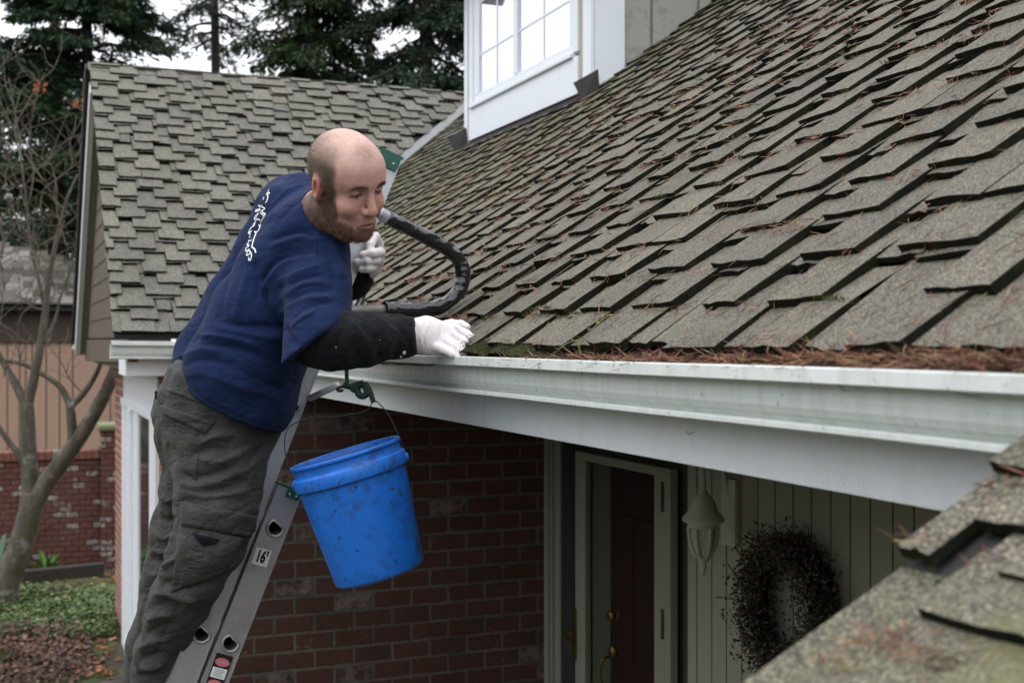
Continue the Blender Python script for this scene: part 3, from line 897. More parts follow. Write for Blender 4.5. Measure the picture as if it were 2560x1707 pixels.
tag(mb.build('timber_edging', [RAIL], bevel=.01), 'dark weathered timber bed edging in front of the brick garden wall', 'timber')

# ---- strap-leaved plant at the left edge, small fern
def strap_plant(name, label, px, py, n, ln, wd, mt, seed):
    rnd = random.Random(seed); p = on_z(px, py, 0); root = MB()
    for _ in range(n):
        a_ = rnd.uniform(0, 6.283); tilt = rnd.uniform(.35, 1.2); L = ln * rnd.uniform(.7, 1.1)
        pts = []
        for k in range(6):
            q = k / 5
            pts.append(p + np.array([math.cos(a_) * L * q * math.cos(tilt) , math.sin(a_) * L * q * math.cos(tilt), L * (q * math.sin(tilt) - .45 * q * q * math.cos(tilt))]))
        sd_ = np.array([-math.sin(a_), math.cos(a_), 0])
        V = []
        for k, c in enumerate(pts):
            w_ = wd * (1 - (k / 5) ** 2) + .002
            V += [c - sd_ * w_, c + sd_ * w_]
        root.add(V, [(2 * k, 2 * k + 1, 2 * k + 3, 2 * k + 2) for k in range(5)], 0, True)
    return tag(root.build(name, [mt]), label, 'plant')
STRAP = leaf_mat('strap_leaf', [(0, (.03, .07, .035)), (1, (.13, .22, .12))], .4)
strap_plant('strap_leaf_plant', 'strappy grey green leafed plant at the foot of the bare maple trunk', -8, 1440, 26, .95, .03, STRAP, 1)
FERN = leaf_mat('fern_leaf', [(0, (.03, .10, .015)), (1, (.09, .22, .03))], .5)
strap_plant('fern', 'small bright green fern at the foot of the brick garden wall', 118, 1432, 60, .34, .018, FERN, 2)

# ---- neighbouring building: shake roof and ribbed tan siding
NBY = 21.0
nb = thing('outbuilding', 'neighbouring outbuilding with tan ribbed siding and wood shake roof', 'building', (-2, NBY, 0))
TANW = mat('tan_siding', (.42, .275, .20), .8, .08, 4)
TAND = mat('tan_rib_shadow', (.17, .11, .08), .9, .1)
mb = MB()
zt_ = on_y(100, 800, NBY)[2]
mb.box(-16, 2.4, NBY, NBY + 3.5, -.1, on_y(100, 765, NBY - .35)[2] + .02)
rnd = random.Random(12)
x = -9.0
while x < 3.1:
    mb.box(x, x + .022, NBY - .018, NBY - .001, 0, zt_ - .25, 1 if rnd.random() < .5 else 0)
    x += .096 + rnd.uniform(-.012, .012)
mb.build('wall', [TANW, TAND], nb)
mb = MB(); mb.box(-16, 2.42, NBY - .06, NBY - .02, zt_ - .35, on_y(100, 765, NBY - .35)[2] - .01)
mb.build('eave_band', [mat('dark_brown_band', (.06, .042, .035), .8)], nb)  # dark brown band across the top of the wall
SHAKE = leaf_mat('wood_shake', [(0, (.085, .074, .062)), (.5, (.19, .170, .148)), (1, (.30, .275, .245))], .85)
mb = MB()
ea = on_y(100, 765, NBY - .35)[2]; st = .42
nsk = nrm([0, -st, 1]); ssk = nrm([0, 1, st])
rnd = random.Random(31)
rend = on_y(180, 700, NBY + 1)[0]
for k in range(15):
    x = -10.0
    while x < 4.0:
        wd = rnd.uniform(.12, .34)
        o = np.array([x, NBY - .35, ea]) + ssk * k * .215 + nsk * .02
        # hip on the right: the roof runs out towards a corner
        if x < 2.6 - k * .22:
            up_ = rnd.uniform(-.012, .012)
            mb.obox(o + ssk * up_, (1, 0, 0), ssk, nsk + ssk * 0, 0, wd - .012, 0, .30, .0 + .012, .034 + rnd.uniform(0, .014))
        x += wd
mb.build('roof', [SHAKE], nb)
mb = MB()
pts = [(-16, NBY - .3, ea - .01), (2.6, NBY - .3, ea - .01), (-.4, NBY + 2.7, ea + 3.0 * st - .01), (-16, NBY + 2.7, ea + 3.0 * st - .01)]
mb.poly_prism(pts, (0, 0, -.06)); mb.build('roof_deck', [DECK], nb)

# ================================================================== TREES
BARK = mat('conifer_bark', (.060, .048, .040), .95, .35, 6, bmp=.6, bscale=9)
def maple_mat():
    m, n, b = new_mat('mossy_bark')
    c = ramp(n, noise(n, 9, 8, .75, sc=(1, 1, .45)), [(.28, (.040, .034, .026)), (.5, (.100, .086, .066)), (.7, (.165, .150, .120))])
    c = mix(n, ramp(n, noise(n, 5, 6, .7), [(.56, 0), (.64, .85)]), c, (.27, .27, .235))
    c = mix(n, ramp(n, noise(n, 3.2, 6, .7), [(.53, 0), (.68, .85)]), c, (.062, .078, .018))
    n.links.new(c, b.inputs['Base Color']); b.inputs['Roughness'].default_value = .95
    bump(n, b, noise(n, 26, 6, .7, sc=(1, 1, .3)), .9, .03)
    return m
MAPLE = maple_mat()
def needle_mat(name, a, b_, c):
    return leaf_mat(name, [(0, a), (.55, b_), (1, c)], .65)
NEED1 = needle_mat('fir_needles', (.010, .026, .012), (.022, .052, .022), (.050, .095, .032))
NEED2 = needle_mat('cedar_needles', (.012, .026, .010), (.028, .055, .018), (.066, .105, .030))
NEED3 = needle_mat('deep_fir_needles', (.009, .024, .012), (.021, .048, .024), (.044, .084, .036))

def conifer(label, px, t, width_px, z0, z1, spread, seed, mt, nbranch=90, dens=1.0, droop=.35, spray=.30, lean=0.0, bare=0.0, shape=1.0, sides=None, group='tall evergreens behind the wing roof', hang=.5, rad=None):
    """trunk at photo column px and distance t; limbs between heights z0 and z1 reaching out by spread"""
    rnd = random.Random(seed)
    base = at(px, CY, t); base[2] = 0
    root = thing('conifer', label, 'tree', base, group)
    tr = (width_px / FP * t * .5) if rad is None else rad
    top = z1 + 2.0
    n_ = 14
    pts = [base + np.array([lean * q * top + .03 * math.sin(q * 9 + seed), .02 * math.cos(q * 7), q * top]) for q in np.linspace(0, 1, n_)]
    mb = MB(); mb.tube(pts, [tr * (1.15 - .55 * q) for q in np.linspace(0, 1, n_)], 10)
    LV, LF = [], []
    for i in range(nbranch):
        q = (i + rnd.random()) / nbranch
        z = z0 + (z1 - z0) * q
        az = rnd.uniform(0, 6.283)
        if sides is not None:
            for _ in range(20):
                if sides(az, z, rnd): break
                az = rnd.uniform(0, 6.283)
            else:
                continue
        L = spread * (1 - shape * .55 * q) * rnd.uniform(.55, 1.15)
        d0 = np.array([math.cos(az), math.sin(az), rnd.uniform(-.1, .22)])
        P = []
        for k in range(9):
            s_ = k / 8
            P.append(np.array([base[0] + lean * z, base[1], z]) + d0 * L * s_ + np.array([0, 0, -droop * L * s_ ** 1.6 + .10 * L * max(0, s_ - .7)]))
        P = np.array(P) + np.array([[rnd.gauss(0, .03 * L * (k > 0)) for _ in range(3)] for k in range(9)]) * .6
        mb.tube(P, np.linspace(tr * .22 + .012, .006, 9), 5, caps=False)
        if rnd.random() < bare: continue
        ncl = int(L * 30 * dens)
        for _ in range(ncl):
            s_ = rnd.uniform(.12, 1.0) ** .8
            k = min(int(s_ * 8), 7); f = s_ * 8 - k
            c = P[k] * (1 - f) + P[k + 1] * f
            side = rnd.choice((-1, 1)); tl = L * .34 * (1.15 - s_) * rnd.uniform(.4, 1.1) + .10
            dd = nrm(d0 * .6 + side * np.array([-d0[1], d0[0], 0]) * rnd.uniform(.3, 1.2) + np.array([0, 0, rnd.uniform(-hang, .12)]))
            m_ = max(2, int(tl / (spray * .40)))
            for j in range(m_):
                p = c + dd * tl * (j + rnd.random()) / m_ + np.array([rnd.gauss(0, .035), rnd.gauss(0, .035), -rnd.random() * hang * .16])
                for _2 in range(2):
                    a2 = nrm(dd + np.array([rnd.gauss(0, .55), rnd.gauss(0, .55), rnd.gauss(-hang * .5, .4)]))
                    leaf_card(LV, LF, p, a2, nrm([rnd.gauss(0, .6), rnd.gauss(0, .6), 1]), spray * rnd.uniform(.5, 1.05), spray * rnd.uniform(.16, .30))
    mb.build('trunk', [BARK], root)
    mc = MB(); mc.add(LV, LF); mc.build('crown', [mt], root)
    return root
# left big dark fir, tall bare-trunked pine, cedar column, dark fir by the dormer, fill trees
conifer('broad dark fir with spreading limbs rising behind the gable end of the wing', 215, 20, 34, 5.0, 9.6, 1.75, 3, NEED1, 130, 1.5, .25, .17, shape=.25)
conifer('tall straight bare-trunked pine with sparse hanging sprays behind the wing ridge', 535, 22, 27, 8.0, 10.2, 1.0, 9, NEED1, 34, .9, .5, .15)
conifer('broad feathery cedar rising behind the middle of the wing ridge', 775, 21, 40, 4.8, 10.0, 1.35, 14, NEED2, 140, 1.5, .45, .16, hang=.9, shape=.1)
conifer('dark fir with thick black trunk beside the dormer', 1060, 20, 40, 4.5, 9.6, 1.40, 21, NEED3, 120, 1.35, .35, .16, shape=.2)
conifer('low ivy-dark conifer behind the bare maple twigs and the barge board', 140, 23, 40, 2.6, 7.2, .98, 33, NEED3, 100, 1.4, .5, .17, hang=.8)
conifer('thinnest fir, only its limb ends showing beyond the bare maple twigs', -10, 26, 30, 6.6, 9.2, 1.6, 41, NEED1, 15, 1.0, .35, .18)
#conifer('slender fir filling the gap left of the tall pine', 400, 27, 26, 7.0, 14.0, 2.8, 47, NEED1, 60, .85, .35, .32)
conifer('far hazy fir between the cedar and the dark fir', 925, 30, 30, 4.5, 8.6, 1.6, 52, NEED2, 70, .95, .4, .20)

# ---- the wooded street all round, beyond the frame (seen in window panes, and closing the horizon)
rnd = random.Random(91); LV, LF = [], []
for _ in range(420):
    az = R(rnd.uniform(108, 392)); d_ = rnd.uniform(24, 40); hh = rnd.uniform(3.5, 8); w0 = rnd.uniform(1.2, 2.6)
    cx, cy = d_ * math.cos(az), d_ * math.sin(az)
    for _2 in range(26):
        q = rnd.random(); r_ = w0 * (1.05 - q)
        p = np.array([cx + rnd.gauss(0, r_ * .6), cy + rnd.gauss(0, r_ * .6), .3 + hh * q])
        leaf_card(LV, LF, p, nrm([rnd.gauss(0, 1), rnd.gauss(0, 1), rnd.gauss(-.3, .6)]), nrm([rnd.gauss(0, .7), rnd.gauss(0, .7), 1]), rnd.uniform(.9, 1.9), rnd.uniform(.5, 1.0))
mb = MB(); mb.add(LV, LF); tag(mb.build('distant_trees', [NEED3]), kind='stuff')

# ---- rounded evergreen shrubs behind the shake roof
def bush(label, px, py0, py1, t, w_, mt, seed, n=2600, leaf=.12):
    rnd = random.Random(seed); a_ = at(px, py1, t); b_ = at(px, py0, t)
    root = thing('evergreen_shrub', label, 'shrub', (a_[0], a_[1], 0), 'evergreen shrubs behind the outbuilding')
    LV, LF = [], []; hh = b_[2] - a_[2]
    lob = [(np.array([a_[0] + rnd.uniform(-w_, w_), a_[1] + rnd.uniform(-w_, w_) * .6, a_[2] + hh * rnd.uniform(.0, .85)]), rnd.uniform(.35, .7)) for _ in range(14)]
    for _ in range(n):
        c, r = rnd.choice(lob); d = nrm([rnd.gauss(0, 1), rnd.gauss(0, 1), rnd.gauss(0, 1)])
        p = c + d * r * rnd.uniform(.5, 1.0)
        leaf_card(LV, LF, p, nrm(d + np.array([rnd.gauss(0, .7), rnd.gauss(0, .7), rnd.gauss(0, .7)])), nrm(d + .01), leaf * rnd.uniform(.6, 1.3), leaf * .5)
    mc = MB(); mc.add(LV, LF); mc.build('foliage', [mt], root)
    ms = MB()
    for k in range(4):
        ms.tube([np.array([a_[0] + (k - 1.5) * .1, a_[1], 0]), np.array([a_[0] + (k - 1.5) * w_ * .5, a_[1], a_[2] + hh * .4])], [.05, .02], 6)
    ms.build('stem', [BARK], root)
RHOD = leaf_mat('rhododendron_leaf', [(0, (.018, .034, .018)), (.6, (.045, .075, .042)), (1, (.12, .16, .12))], .4)
bush('grey green rhododendron mass above the shake roof', 55, 480, 680, 24.5, 1.3, RHOD, 3, 3400)
bush('dark evergreen shrub between the shake roof and the white barge board', 160, 520, 760, 25, 1.1, NEED3, 5, 2600, .15)
bush('lowest evergreen shrub, by the high end of the shake roof', -60, 560, 720, 25, 1.5, NEED1, 6, 2400, .15)

# ---- bare multi-stemmed maple in the garden
mt_root = thing('bare_maple', 'leafless mossy maple with a forked leaning trunk in the garden bed', 'tree', on_z(25, 1490, 0))
TT = 12.6
def DD(x, y, dt=0): return at(x * 1.0884, y * 1.0884, TT + dt)
mb = MB()
def limb(pts, r0, r1, n=9, k=6):
    P = soft([DD(*p) for p in pts], k); mb.tube(P, np.linspace(r0, r1, len(P)), n)
limb([(2, 1400), (18, 1330), (45, 1260), (68, 1180), (74, 1130)], .140, .105, 12)
limb([(66, 1190), (70, 1120), (66, 1040), (64, 970), (62, 925)], .092, .066)
limb([(70, 1170), (105, 1110), (150, 1050), (195, 985), (240, 905), (268, 840, .1), (290, 770, .1), (320, 690, .1)], .100, .042, 10)
limb([(63, 935), (40, 890), (18, 850), (-10, 800)], .055, .024)
limb([(62, 935), (78, 870), (92, 800), (104, 720), (112, 640), (128, 560), (150, 470), (178, 400)], .055, .009)
limb([(168, 1030), (164, 960), (160, 925)], .055, .042)
limb([(160, 930), (140, 890), (100, 860), (50, 835), (-10, 825)], .036, .018)
limb([(162, 935), (195, 900), (225, 850), (240, 800), (246, 760)], .034, .016)
limb([(65, 1080), (40, 1040), (10, 1000), (-15, 960)], .04, .022)
limb([(104, 720), (90, 650), (70, 560), (62, 470), (50, 380), (40, 290), (20, 180)], .020, .004)
limb([(92, 800), (125, 740), (140, 680), (170, 600)], .022, .007)
mb.build('trunk', [MAPLE], mt_root)
rnd = random.Random(15); mb = MB()
TWIG = mat('thin_twig', (.13, .105, .080), .9, .3, 5)
seeds = [((50, 380), (10, 140)), ((62, 470), (120, 200)), ((70, 560), (10, 330)), ((112, 640), (40, 500)), ((128, 560), (190, 420)), ((150, 470), (120, 300)), ((104, 720), (20, 620)), ((104, 720), (190, 560)), ((-10, 800), (30, 640)), ((246, 760), (200, 640)), ((40, 290), (90, 120)), ((178, 400), (195, 250)), ((20, 620), (-10, 430)), ((0, 700), (70, 520)), ((140, 680), (100, 520)), ((170, 600), (195, 480)), ((10, 600), (50, 430)), ((60, 500), (30, 250)), ((100, 500), (170, 260)), ((20, 400), (-10, 200)), ((110, 420), (60, 250)), ((150, 560), (110, 380)), ((40, 760), (110, 640)), ((10, 850), (60, 760)), ((190, 900), (130, 760))]
for a_, b_ in seeds:
    for q in range(1):
        A = np.array(a_, float) + np.array([rnd.gauss(0, 8), rnd.gauss(0, 8)]); B = np.array(b_, float) + np.array([rnd.gauss(0, 26), rnd.gauss(0, 26)])
        dz = rnd.uniform(-.5, .4)
        pl = [(A + (B - A) * s_ + np.array([rnd.gauss(0, 7), rnd.gauss(0, 7)]) * (s_ > 0)) for s_ in np.linspace(0, 1, 5)]
        P = soft([DD(p[0], p[1], dz * s_) for p, s_ in zip(pl, np.linspace(0, 1, 5))], 3)
        mb.tube(P, np.linspace(.008, .0022, len(P)), 5)
        for _ in range(9):
            i = rnd.randrange(3, len(P)); L = rnd.uniform(.2, .7)
            d = nrm(np.array([rnd.gauss(0, .7), rnd.gauss(0, .5), rnd.uniform(.1, 1)]))
            Q = soft([P[i], P[i] + d * L * .5 + np.array([rnd.gauss(0, .04), 0, rnd.gauss(0, .04)]), P[i] + d * L], 3)
            mb.tube(Q, np.linspace(.0042, .0015, len(Q)), 4)
mb.build('twigs', [TWIG], mt_root)
mb = MB()
ORL = leaf_mat('last_orange_leaves', [(0, (.22, .07, .03)), (1, (.36, .14, .06))], .7)
LV, LF = [], []
for (px, py) in ((104, 219), (201, 262)):
    c = at(px, py, TT)
    for _ in range(9):
        d = nrm([rnd.gauss(0, 1), rnd.gauss(0, .5), rnd.gauss(-.3, .8)])
        leaf_card(LV, LF, c + d * .02, d, nrm([rnd.gauss(0, .5), -1, rnd.gauss(0, .5)]), .075, .04)
mb.add(LV, LF); mb.build('leaves', [ORL], mt_root)
# ================================================================== LADDER
ALU = mat('ladder_aluminium', (.50, .52, .53), .42, .10, 9, .5, metal=.75, dirt=(.20, .20, .19), dirt_amt=.5, dscale=11)
ALUD = mat('ladder_inner', (.10, .10, .10), .7, .2, 9, .3)
GREENP = mat('green_plastic', (.010, .090, .066), .4, .15, 15, .5)
RIVET = mat('rivet', (.7, .7, .7), .3, .1, 9, .5, metal=1.0)
LAD_Y = 3.12
AL = R(68.2)
le1 = np.array([math.cos(AL), 0, math.sin(AL)]); le2 = np.array([math.sin(AL), 0, -math.cos(AL)]); le3 = np.array([0, 1.0, 0])
LO = on_y(539, 1594, LAD_Y)
def lp(a, b, c_): return LO + le1 * a + le2 * b + le3 * c_
RW = .066
PITCH = .300
A_TOP = float(np.dot(on_y(978, 388, LAD_Y) - LO, le1))          # top of the fly
A_BASE = float(np.dot(on_y(727, 1222, LAD_Y) - LO, le1))        # top of the base section
A_FOOT = (0.0 - LO[2]) / le1[2]
ladder = thing('extension_ladder', 'silver aluminium extension ladder with stand-off arms leaning at the gutter', 'ladder', (LO[0], LAD_Y + .2, 0))
def dshape(cx, cy, r, n=20):
    """D profile in (b, a) rail coordinates; flat side towards the top of a rung set level"""
    pts = []
    for k in range(n):
        t = math.pi + math.pi * k / (n - 1)
        pts.append((cx + r * math.cos(t), cy + r * .98 * math.sin(t)))
    pts += [(cx + r, cy + r * .25), (cx + r * .8, cy + r * .62), (cx - r * .8, cy + r * .62), (cx - r, cy + r * .25)]
    # turn so the flat is level in the world
    th = -(math.pi / 2 - AL); c_, s_ = math.cos(th), math.sin(th)
    return [(cx + (x - cx) * c_ - (y - cy) * s_, cy + (x - cx) * s_ + (y - cy) * c_) for x, y in pts]
def rail(b0, a0, a1, holes, yc, inner):
    """C-channel rail: web facing out, flanges turned in; inner = +1 if inside is towards +Y"""
    mb = MB()
    bm = bmesh.new()
    segs = []
    outer = [(b0, a0), (b0 + RW, a0), (b0 + RW, a1), (b0, a1)]
    loops = [outer] + [dshape(b0 + RW / 2, h, .0195) for h in holes]
    edges = []
    for lo in loops:
        vs = [bm.verts.new(lp(a, b, 0) + le3 * yc) for b, a in lo]
        for i in range(len(vs)):
            edges.append(bm.edges.new((vs[i], vs[(i + 1) % len(vs)])))
    bmesh.ops.triangle_fill(bm, edges=edges, use_beauty=True)
    bm.verts.index_update(); bm.verts.ensure_lookup_table()
    V = [tuple(v.co) for v in bm.verts]; F = [tuple(v.index for v in f.verts) for f in bm.faces]
    bm.free()
    mb.add(V, F)
    th = .002 * inner
    mb.add([np.array(v) + le3 * th for v in V], [f[::-1] for f in F])
    for bb in (b0, b0 + RW - .003):
        mb.obox(LO + le3 * yc, le2, le1, le3, bb, bb + .003, a0, a1, min(0, inner * .028) - .003, max(0, inner * .028) + .003)
    return mb
DEPTH = .40
fly_holes = [k * PITCH for k in range(-3, 40) if k * PITCH < A_TOP - .12]
base_holes = [k * PITCH for k in range(-12, 40) if A_FOOT + .2 < k * PITCH < A_BASE - .05]
FLY_B, BASE_B = -RW - .004, .004
for yc, inn in ((0, 1), (DEPTH, -1)):
    rail(FLY_B, -1.05, A_TOP, fly_holes, yc, inn).build('rail', [ALU], ladder)
    rail(BASE_B, A_FOOT, A_BASE, base_holes, yc + (-.006 if inn > 0 else .006), inn).build('rail', [ALU], ladder)
for b0, hs in ((FLY_B, fly_holes), (BASE_B, base_holes)):
    for h in hs:
        mb = MB()
        pr = dshape(b0 + RW / 2, h, .0195); po = dshape(b0 + RW / 2, h, .0165)
        yo = -.006 if b0 > 0 else 0
        n = len(pr)
        def P(lst, y): return [lp(a, b, 0) + le3 * (y + yo) for b, a in lst]
        V = P(pr, -.003) + P(pr, DEPTH + .003 - 2 * yo) + P(po, -.003) + P(po, DEPTH + .003 - 2 * yo)
        F = [(i, (i + 1) % n, n + (i + 1) % n, n + i) for i in range(n)]
        Fi = [(2 * n + i, 3 * n + i, 3 * n + (i + 1) % n, 2 * n + (i + 1) % n) for i in range(n)]
        mb.add(V, F + Fi, [0] * n + [1] * n, True)
        # swaged ring on both outer faces
        for y, s_ in ((-.004, -1), (DEPTH + .004 - 2 * yo, 1)):
            ring = []
            for rr, dy in ((.0165, 0), (.0170, .004), (.0195, .006), (.0225, .005), (.0245, .0008)):
                ring.append([lp(a, b, 0) + le3 * (y + yo + s_ * dy) for b, a in dshape(b0 + RW / 2, h, rr)])
            V = [p for r_ in ring for p in r_]
            F = [(k * n + i, k * n + (i + 1) % n, (k + 1) * n + (i + 1) % n, (k + 1) * n + i) for k in range(4) for i in range(n)]
            mb.add(V, F, 0, True)
        mb.build('rung', [ALU, ALUD], ladder)
# green plastic end caps
def endcap(b0, a1, yc, inn, hollow):
    mb = MB()
    o = LO + le3 * yc
    y0, y1 = (-.004, .034) if inn > 0 else (-.034, .004)
    mb.obox(o, le2, le1, le3, b0 - .003, b0 + RW + .003, a1 + .001, a1 + .007, y0 - .002, y1 + .002)
    ys = -.0035 * inn
    ya, yb = (ys - .004, ys - .0005) if inn > 0 else (ys + .0005, ys + .004)
    pl_ = .036 if hollow else .021
    mb.obox(o, le2, le1, le3, b0 + (.004 if hollow else .026), b0 + RW - .004, a1 - pl_, a1, ya, yb)
    yr = ys - .007 * inn
    for bb in ((b0 + .003, b0 + RW * .5 - .0015, b0 + RW - .006) if hollow else ()):
        mb.obox(o, le2, le1, le3, bb, bb + .003, a1 - .030, a1 + .001, min(yr, ya), max(yr, yb))
    c = mb.build('end_cap', [GREENP], ladder)
    mr = MB()
    for bb in (b0 + RW * (.27 if hollow else .52), b0 + RW * (.73 if hollow else .80)):
        mr.ball(lp(a1 - pl_ * .6, bb, 0) + le3 * (yc + ys - .005 * inn), .0032, 0, 6)
    mr.build_each('rivet', [RIVET], c)
for yc, inn in ((0, 1), (DEPTH, -1)):
    endcap(FLY_B, A_TOP, yc, inn, True)
    endcap(BASE_B, A_BASE, yc + (-.006 if inn > 0 else .006), inn, False)
FOOTM = mat('rubber_foot', (.03, .03, .03), .9, .2)
for yc in (-.006, DEPTH - .02):
    mb = MB(); p = lp(A_FOOT, BASE_B + RW / 2, yc)
    mb.box(p[0] - .05, p[0] + .05, p[1] - .01, p[1] + .035, 0.0, .05); mb.build('foot', [FOOTM], ladder, bevel=.008)
# stand-off loops with taped bends
TAPE = None
def tape_mat():
    m, n, b = new_mat('black_tape')
    b.inputs['Base Color'].default_value = (.012, .012, .013, 1); b.inputs['Roughness'].default_value = .16; b.inputs['Specular IOR Level'].default_value = .65
    v = n.nodes.new('ShaderNodeTexVoronoi'); v.inputs['Scale'].default_value = 26; v.feature = 'F1'
    geo = n.nodes.new('ShaderNodeNewGeometry'); mp = n.nodes.new('ShaderNodeMapping'); mp.inputs['Scale'].default_value = (.7, .6, 2.2)
    n.links.new(geo.outputs['Position'], mp.inputs[0]); n.links.new(mp.outputs[0], v.inputs['Vector'])
    bump(n, b, mix(n, .35, v.outputs['Distance'], noise(n, 40, 3, .6)), .5, .012)
    return m
TAPE = tape_mat()
SILV = mat('silver_tape', (.36, .37, .39), .5, .3, 60, .4, metal=.3, dirt=(.06, .06, .06), dirt_amt=.8, dscale=70)
GREYT = mat('grey_tube', (.20, .20, .17), .55, .15, 20, .5, metal=.3)
def wrinkle(P, r, seed):
    rnd = random.Random(seed); k = [rnd.uniform(-.05, .13) for _ in range(len(P) // 5 + 3)]; return [r * (1 + k[i // 5] * (1 - (i % 5) / 5) + k[i // 5 + 1] * (i % 5) / 5) for i in range(len(P))]
def standoff(dy, near):
    # lower straight arm, round taped bend, upper arm back to the rail
    Y0 = LAD_Y + dy
    tip_dy = .10
    low = [on_y(838, 778, Y0), on_y(900, 776, Y0 + .01), on_y(960, 774, Y0 + .02)]
    bend = [on_y(960, 774, Y0 + .02), on_y(1010, 774, Y0 + .035), on_y(1062, 773, Y0 + .05), on_y(1108, 762, Y0 + .065), on_y(1142, 734, Y0 + .075), on_y(1157, 696, Y0 + .08), on_y(1152, 660, Y0 + .08), on_y(1128, 630, Y0 + .075), on_y(1085, 603, Y0 + .06), on_y(1030, 575, Y0 + .045), on_y(968, 545, Y0 + .025)]
    up = [on_y(968, 545, Y0 + .025), on_y(946, 532, Y0 + .02)]
    up2 = [on_y(946, 532, Y0 + .02), on_y(905, 512, Y0)]
    if not near:      # the far one is turned in, seen nearly edge on behind the rail
        Y1 = Y0 + DEPTH
        low = [on_y(800, 792, Y1), on_y(846, 792, Y1 + .01), on_y(868, 791, Y1 + .02)]
        bend = [on_y(868, 791, Y1 + .02), on_y(884, 781, Y1 + .10), on_y(897, 752, Y1 + .20), on_y(902, 712, Y1 + .24), on_y(896, 674, Y1 + .18), on_y(884, 650, Y1 + .08)]
        up = [on_y(884, 650, Y1 + .08), on_y(872, 632, Y1 + .04)]
        up2 = [on_y(872, 632, Y1 + .04), on_y(850, 610, Y1)]
    arm = MB(); arm.tube(soft(low, 4), .0135, 12); arm.tube(soft(up2, 4), .0135, 12)
    ao = arm.build_each('standoff_arm', [GREYT], ladder)[0]
    mb = MB(); P = soft(bend, 9); mb.tube(P, wrinkle(P, .0195, 4 + near), 14)
    mb.build('padding', [TAPE], ao)
    mb = MB(); P = soft(up, 6); mb.tube(P, wrinkle(P, .0165, 2), 12); mb.build('silver_tape', [SILV], ao)
standoff(-.015, True); standoff(.015, False)
# stickers
STK = mat('white_sticker', (.78, .78, .78), .5, .03); BLK = mat('black_print', (.012, .012, .013), .5, .1)
PINK = mat('faded_red_print', (.62, .16, .19), .5, .08); GREYP = mat('grey_print', (.34, .35, .36), .6, .1)
WEBY = -.006 - .0035                        # outer face of the base rail
def sticker(c_px, w_, h_, mt, name, dy, parent, tilt=0.0):
    c = on_y(c_px[0], c_px[1], LAD_Y + WEBY - .001)
    mb = MB()
    ca, sa = math.cos(tilt), math.sin(tilt)
    ex = le2 * ca + le1 * sa; ez = le1 * ca - le2 * sa
    mb.obox(c, ex, ez, le3, -w_ / 2, w_ / 2, -h_ / 2, h_ / 2, -dy - .0006, -dy)
    return mb.build(name, [mt], parent), c, ex, ez
def lettering(txt, c, ex, ez, size, mt, parent, name, dy, squeeze=1.0, bold=0.0, shear=0.0):
    cu = bpy.data.curves.new(name, 'FONT'); cu.body = txt; cu.size = size; cu.align_x = 'CENTER'; cu.align_y = 'CENTER'; cu.offset = bold; cu.shear = shear; cu.resolution_u = 3
    tmp = bpy.data.objects.new('tmp_text', cu); COL.objects.link(tmp)
    dg = bpy.context.evaluated_depsgraph_get(); me = bpy.data.meshes.new_from_object(tmp.evaluated_get(dg))
    bpy.data.objects.remove(tmp); bpy.data.curves.remove(cu)
    for v in me.vertices:
        p = np.asarray(c) + np.asarray(ex) * v.co.x * squeeze + np.asarray(ez) * v.co.y - le3 * (dy + .0004)
        v.co = Vector(p)
    me.materials.clear(); me.materials.append(mt)
    return link(name, me, parent)
so, c, ex, ez = sticker((654, 1392), .040, .043, STK, 'size_label', 0, ladder, tilt=R(4))
lettering("16'", c, ex, ez, .041, BLK, so, 'numerals', .0008, .60, .0020)
so, c, ex, ez = sticker((541, 1697), .043, .125, BLK, 'warning_label', 0, ladder, tilt=R(2))
def oval(c, ex, ez, a, b, dz, mt, nm_, parent, oy):
    mb = MB(); n = 28
    V = [c + ex * a * math.cos(2 * math.pi * k / n) + ez * (oy + b * math.sin(2 * math.pi * k / n)) - le3 * dz for k in range(n)]
    mb.add(V, [tuple(range(n))]); return mb.build(nm_, [mt], parent)
for oy in (.043, -.012):
    oval(c, ex, ez, .0185, .0105, .0009, PINK, 'red_oval', so, oy)
    mb = MB(); mb.obox(c + ez * oy, ex, ez, le3, -.013, .013, -.0022, .0022, -.0013, -.0010); mb.build('oval_line', [GREYP], so)
mb = MB(); mb.obox(c, ex, ez, le3, -.0185, .0185, .003, .0285, -.0011, -.0007); wl = mb.build('white_panel', [STK], so)
mb = MB()
for k in range(5):
    mb.obox(c, ex, ez, le3, -.012 + .002 * (k % 2), .013 - .002 * (k % 3), .0065 + k * .004, .0082 + k * .004, -.0015, -.0012)
mb.build('fine_print', [GREYP], so)

# ---- white-coated peg on the rail, green strap and hook, bucket
PEGW = mat('white_vinyl', (.72, .72, .74), .45, .06, 20)
mb = MB()
pa = on_y(775, 995, LAD_Y - .01); pb = on_y(843, 963, LAD_Y - .16)
mb.tube([pa, pb], .0085, 12); mb.build('peg', [PEGW], ladder)
HT = 2.93
GRN = mat('green_strap', (.012, .085, .055), .5, .3, 40)
DHK = mat('dark_hook', (.015, .04, .03), .45, .3, 30)
hk = thing('strap_hook', 'dark green strap and clip hanging below the gutter beside the blue bucket', 'hook', at(880, 985, HT))
mb = MB()
sA = [at(866, 880, 2.98), at(866, 920, HT), at(868, 962, HT)]
for a, b in zip(sA[:-1], sA[1:]):
    mb.obox(a, nrm(ray(1280, 851) * 0 + np.array([CS, -SN, 0])), nrm(b - a), np.array([SN, CS, 0]), -.0045, .0045, 0, np.linalg.norm(b - a), -.0008, .0008)
mb.build('strap', [GRN], hk)
mb = MB()
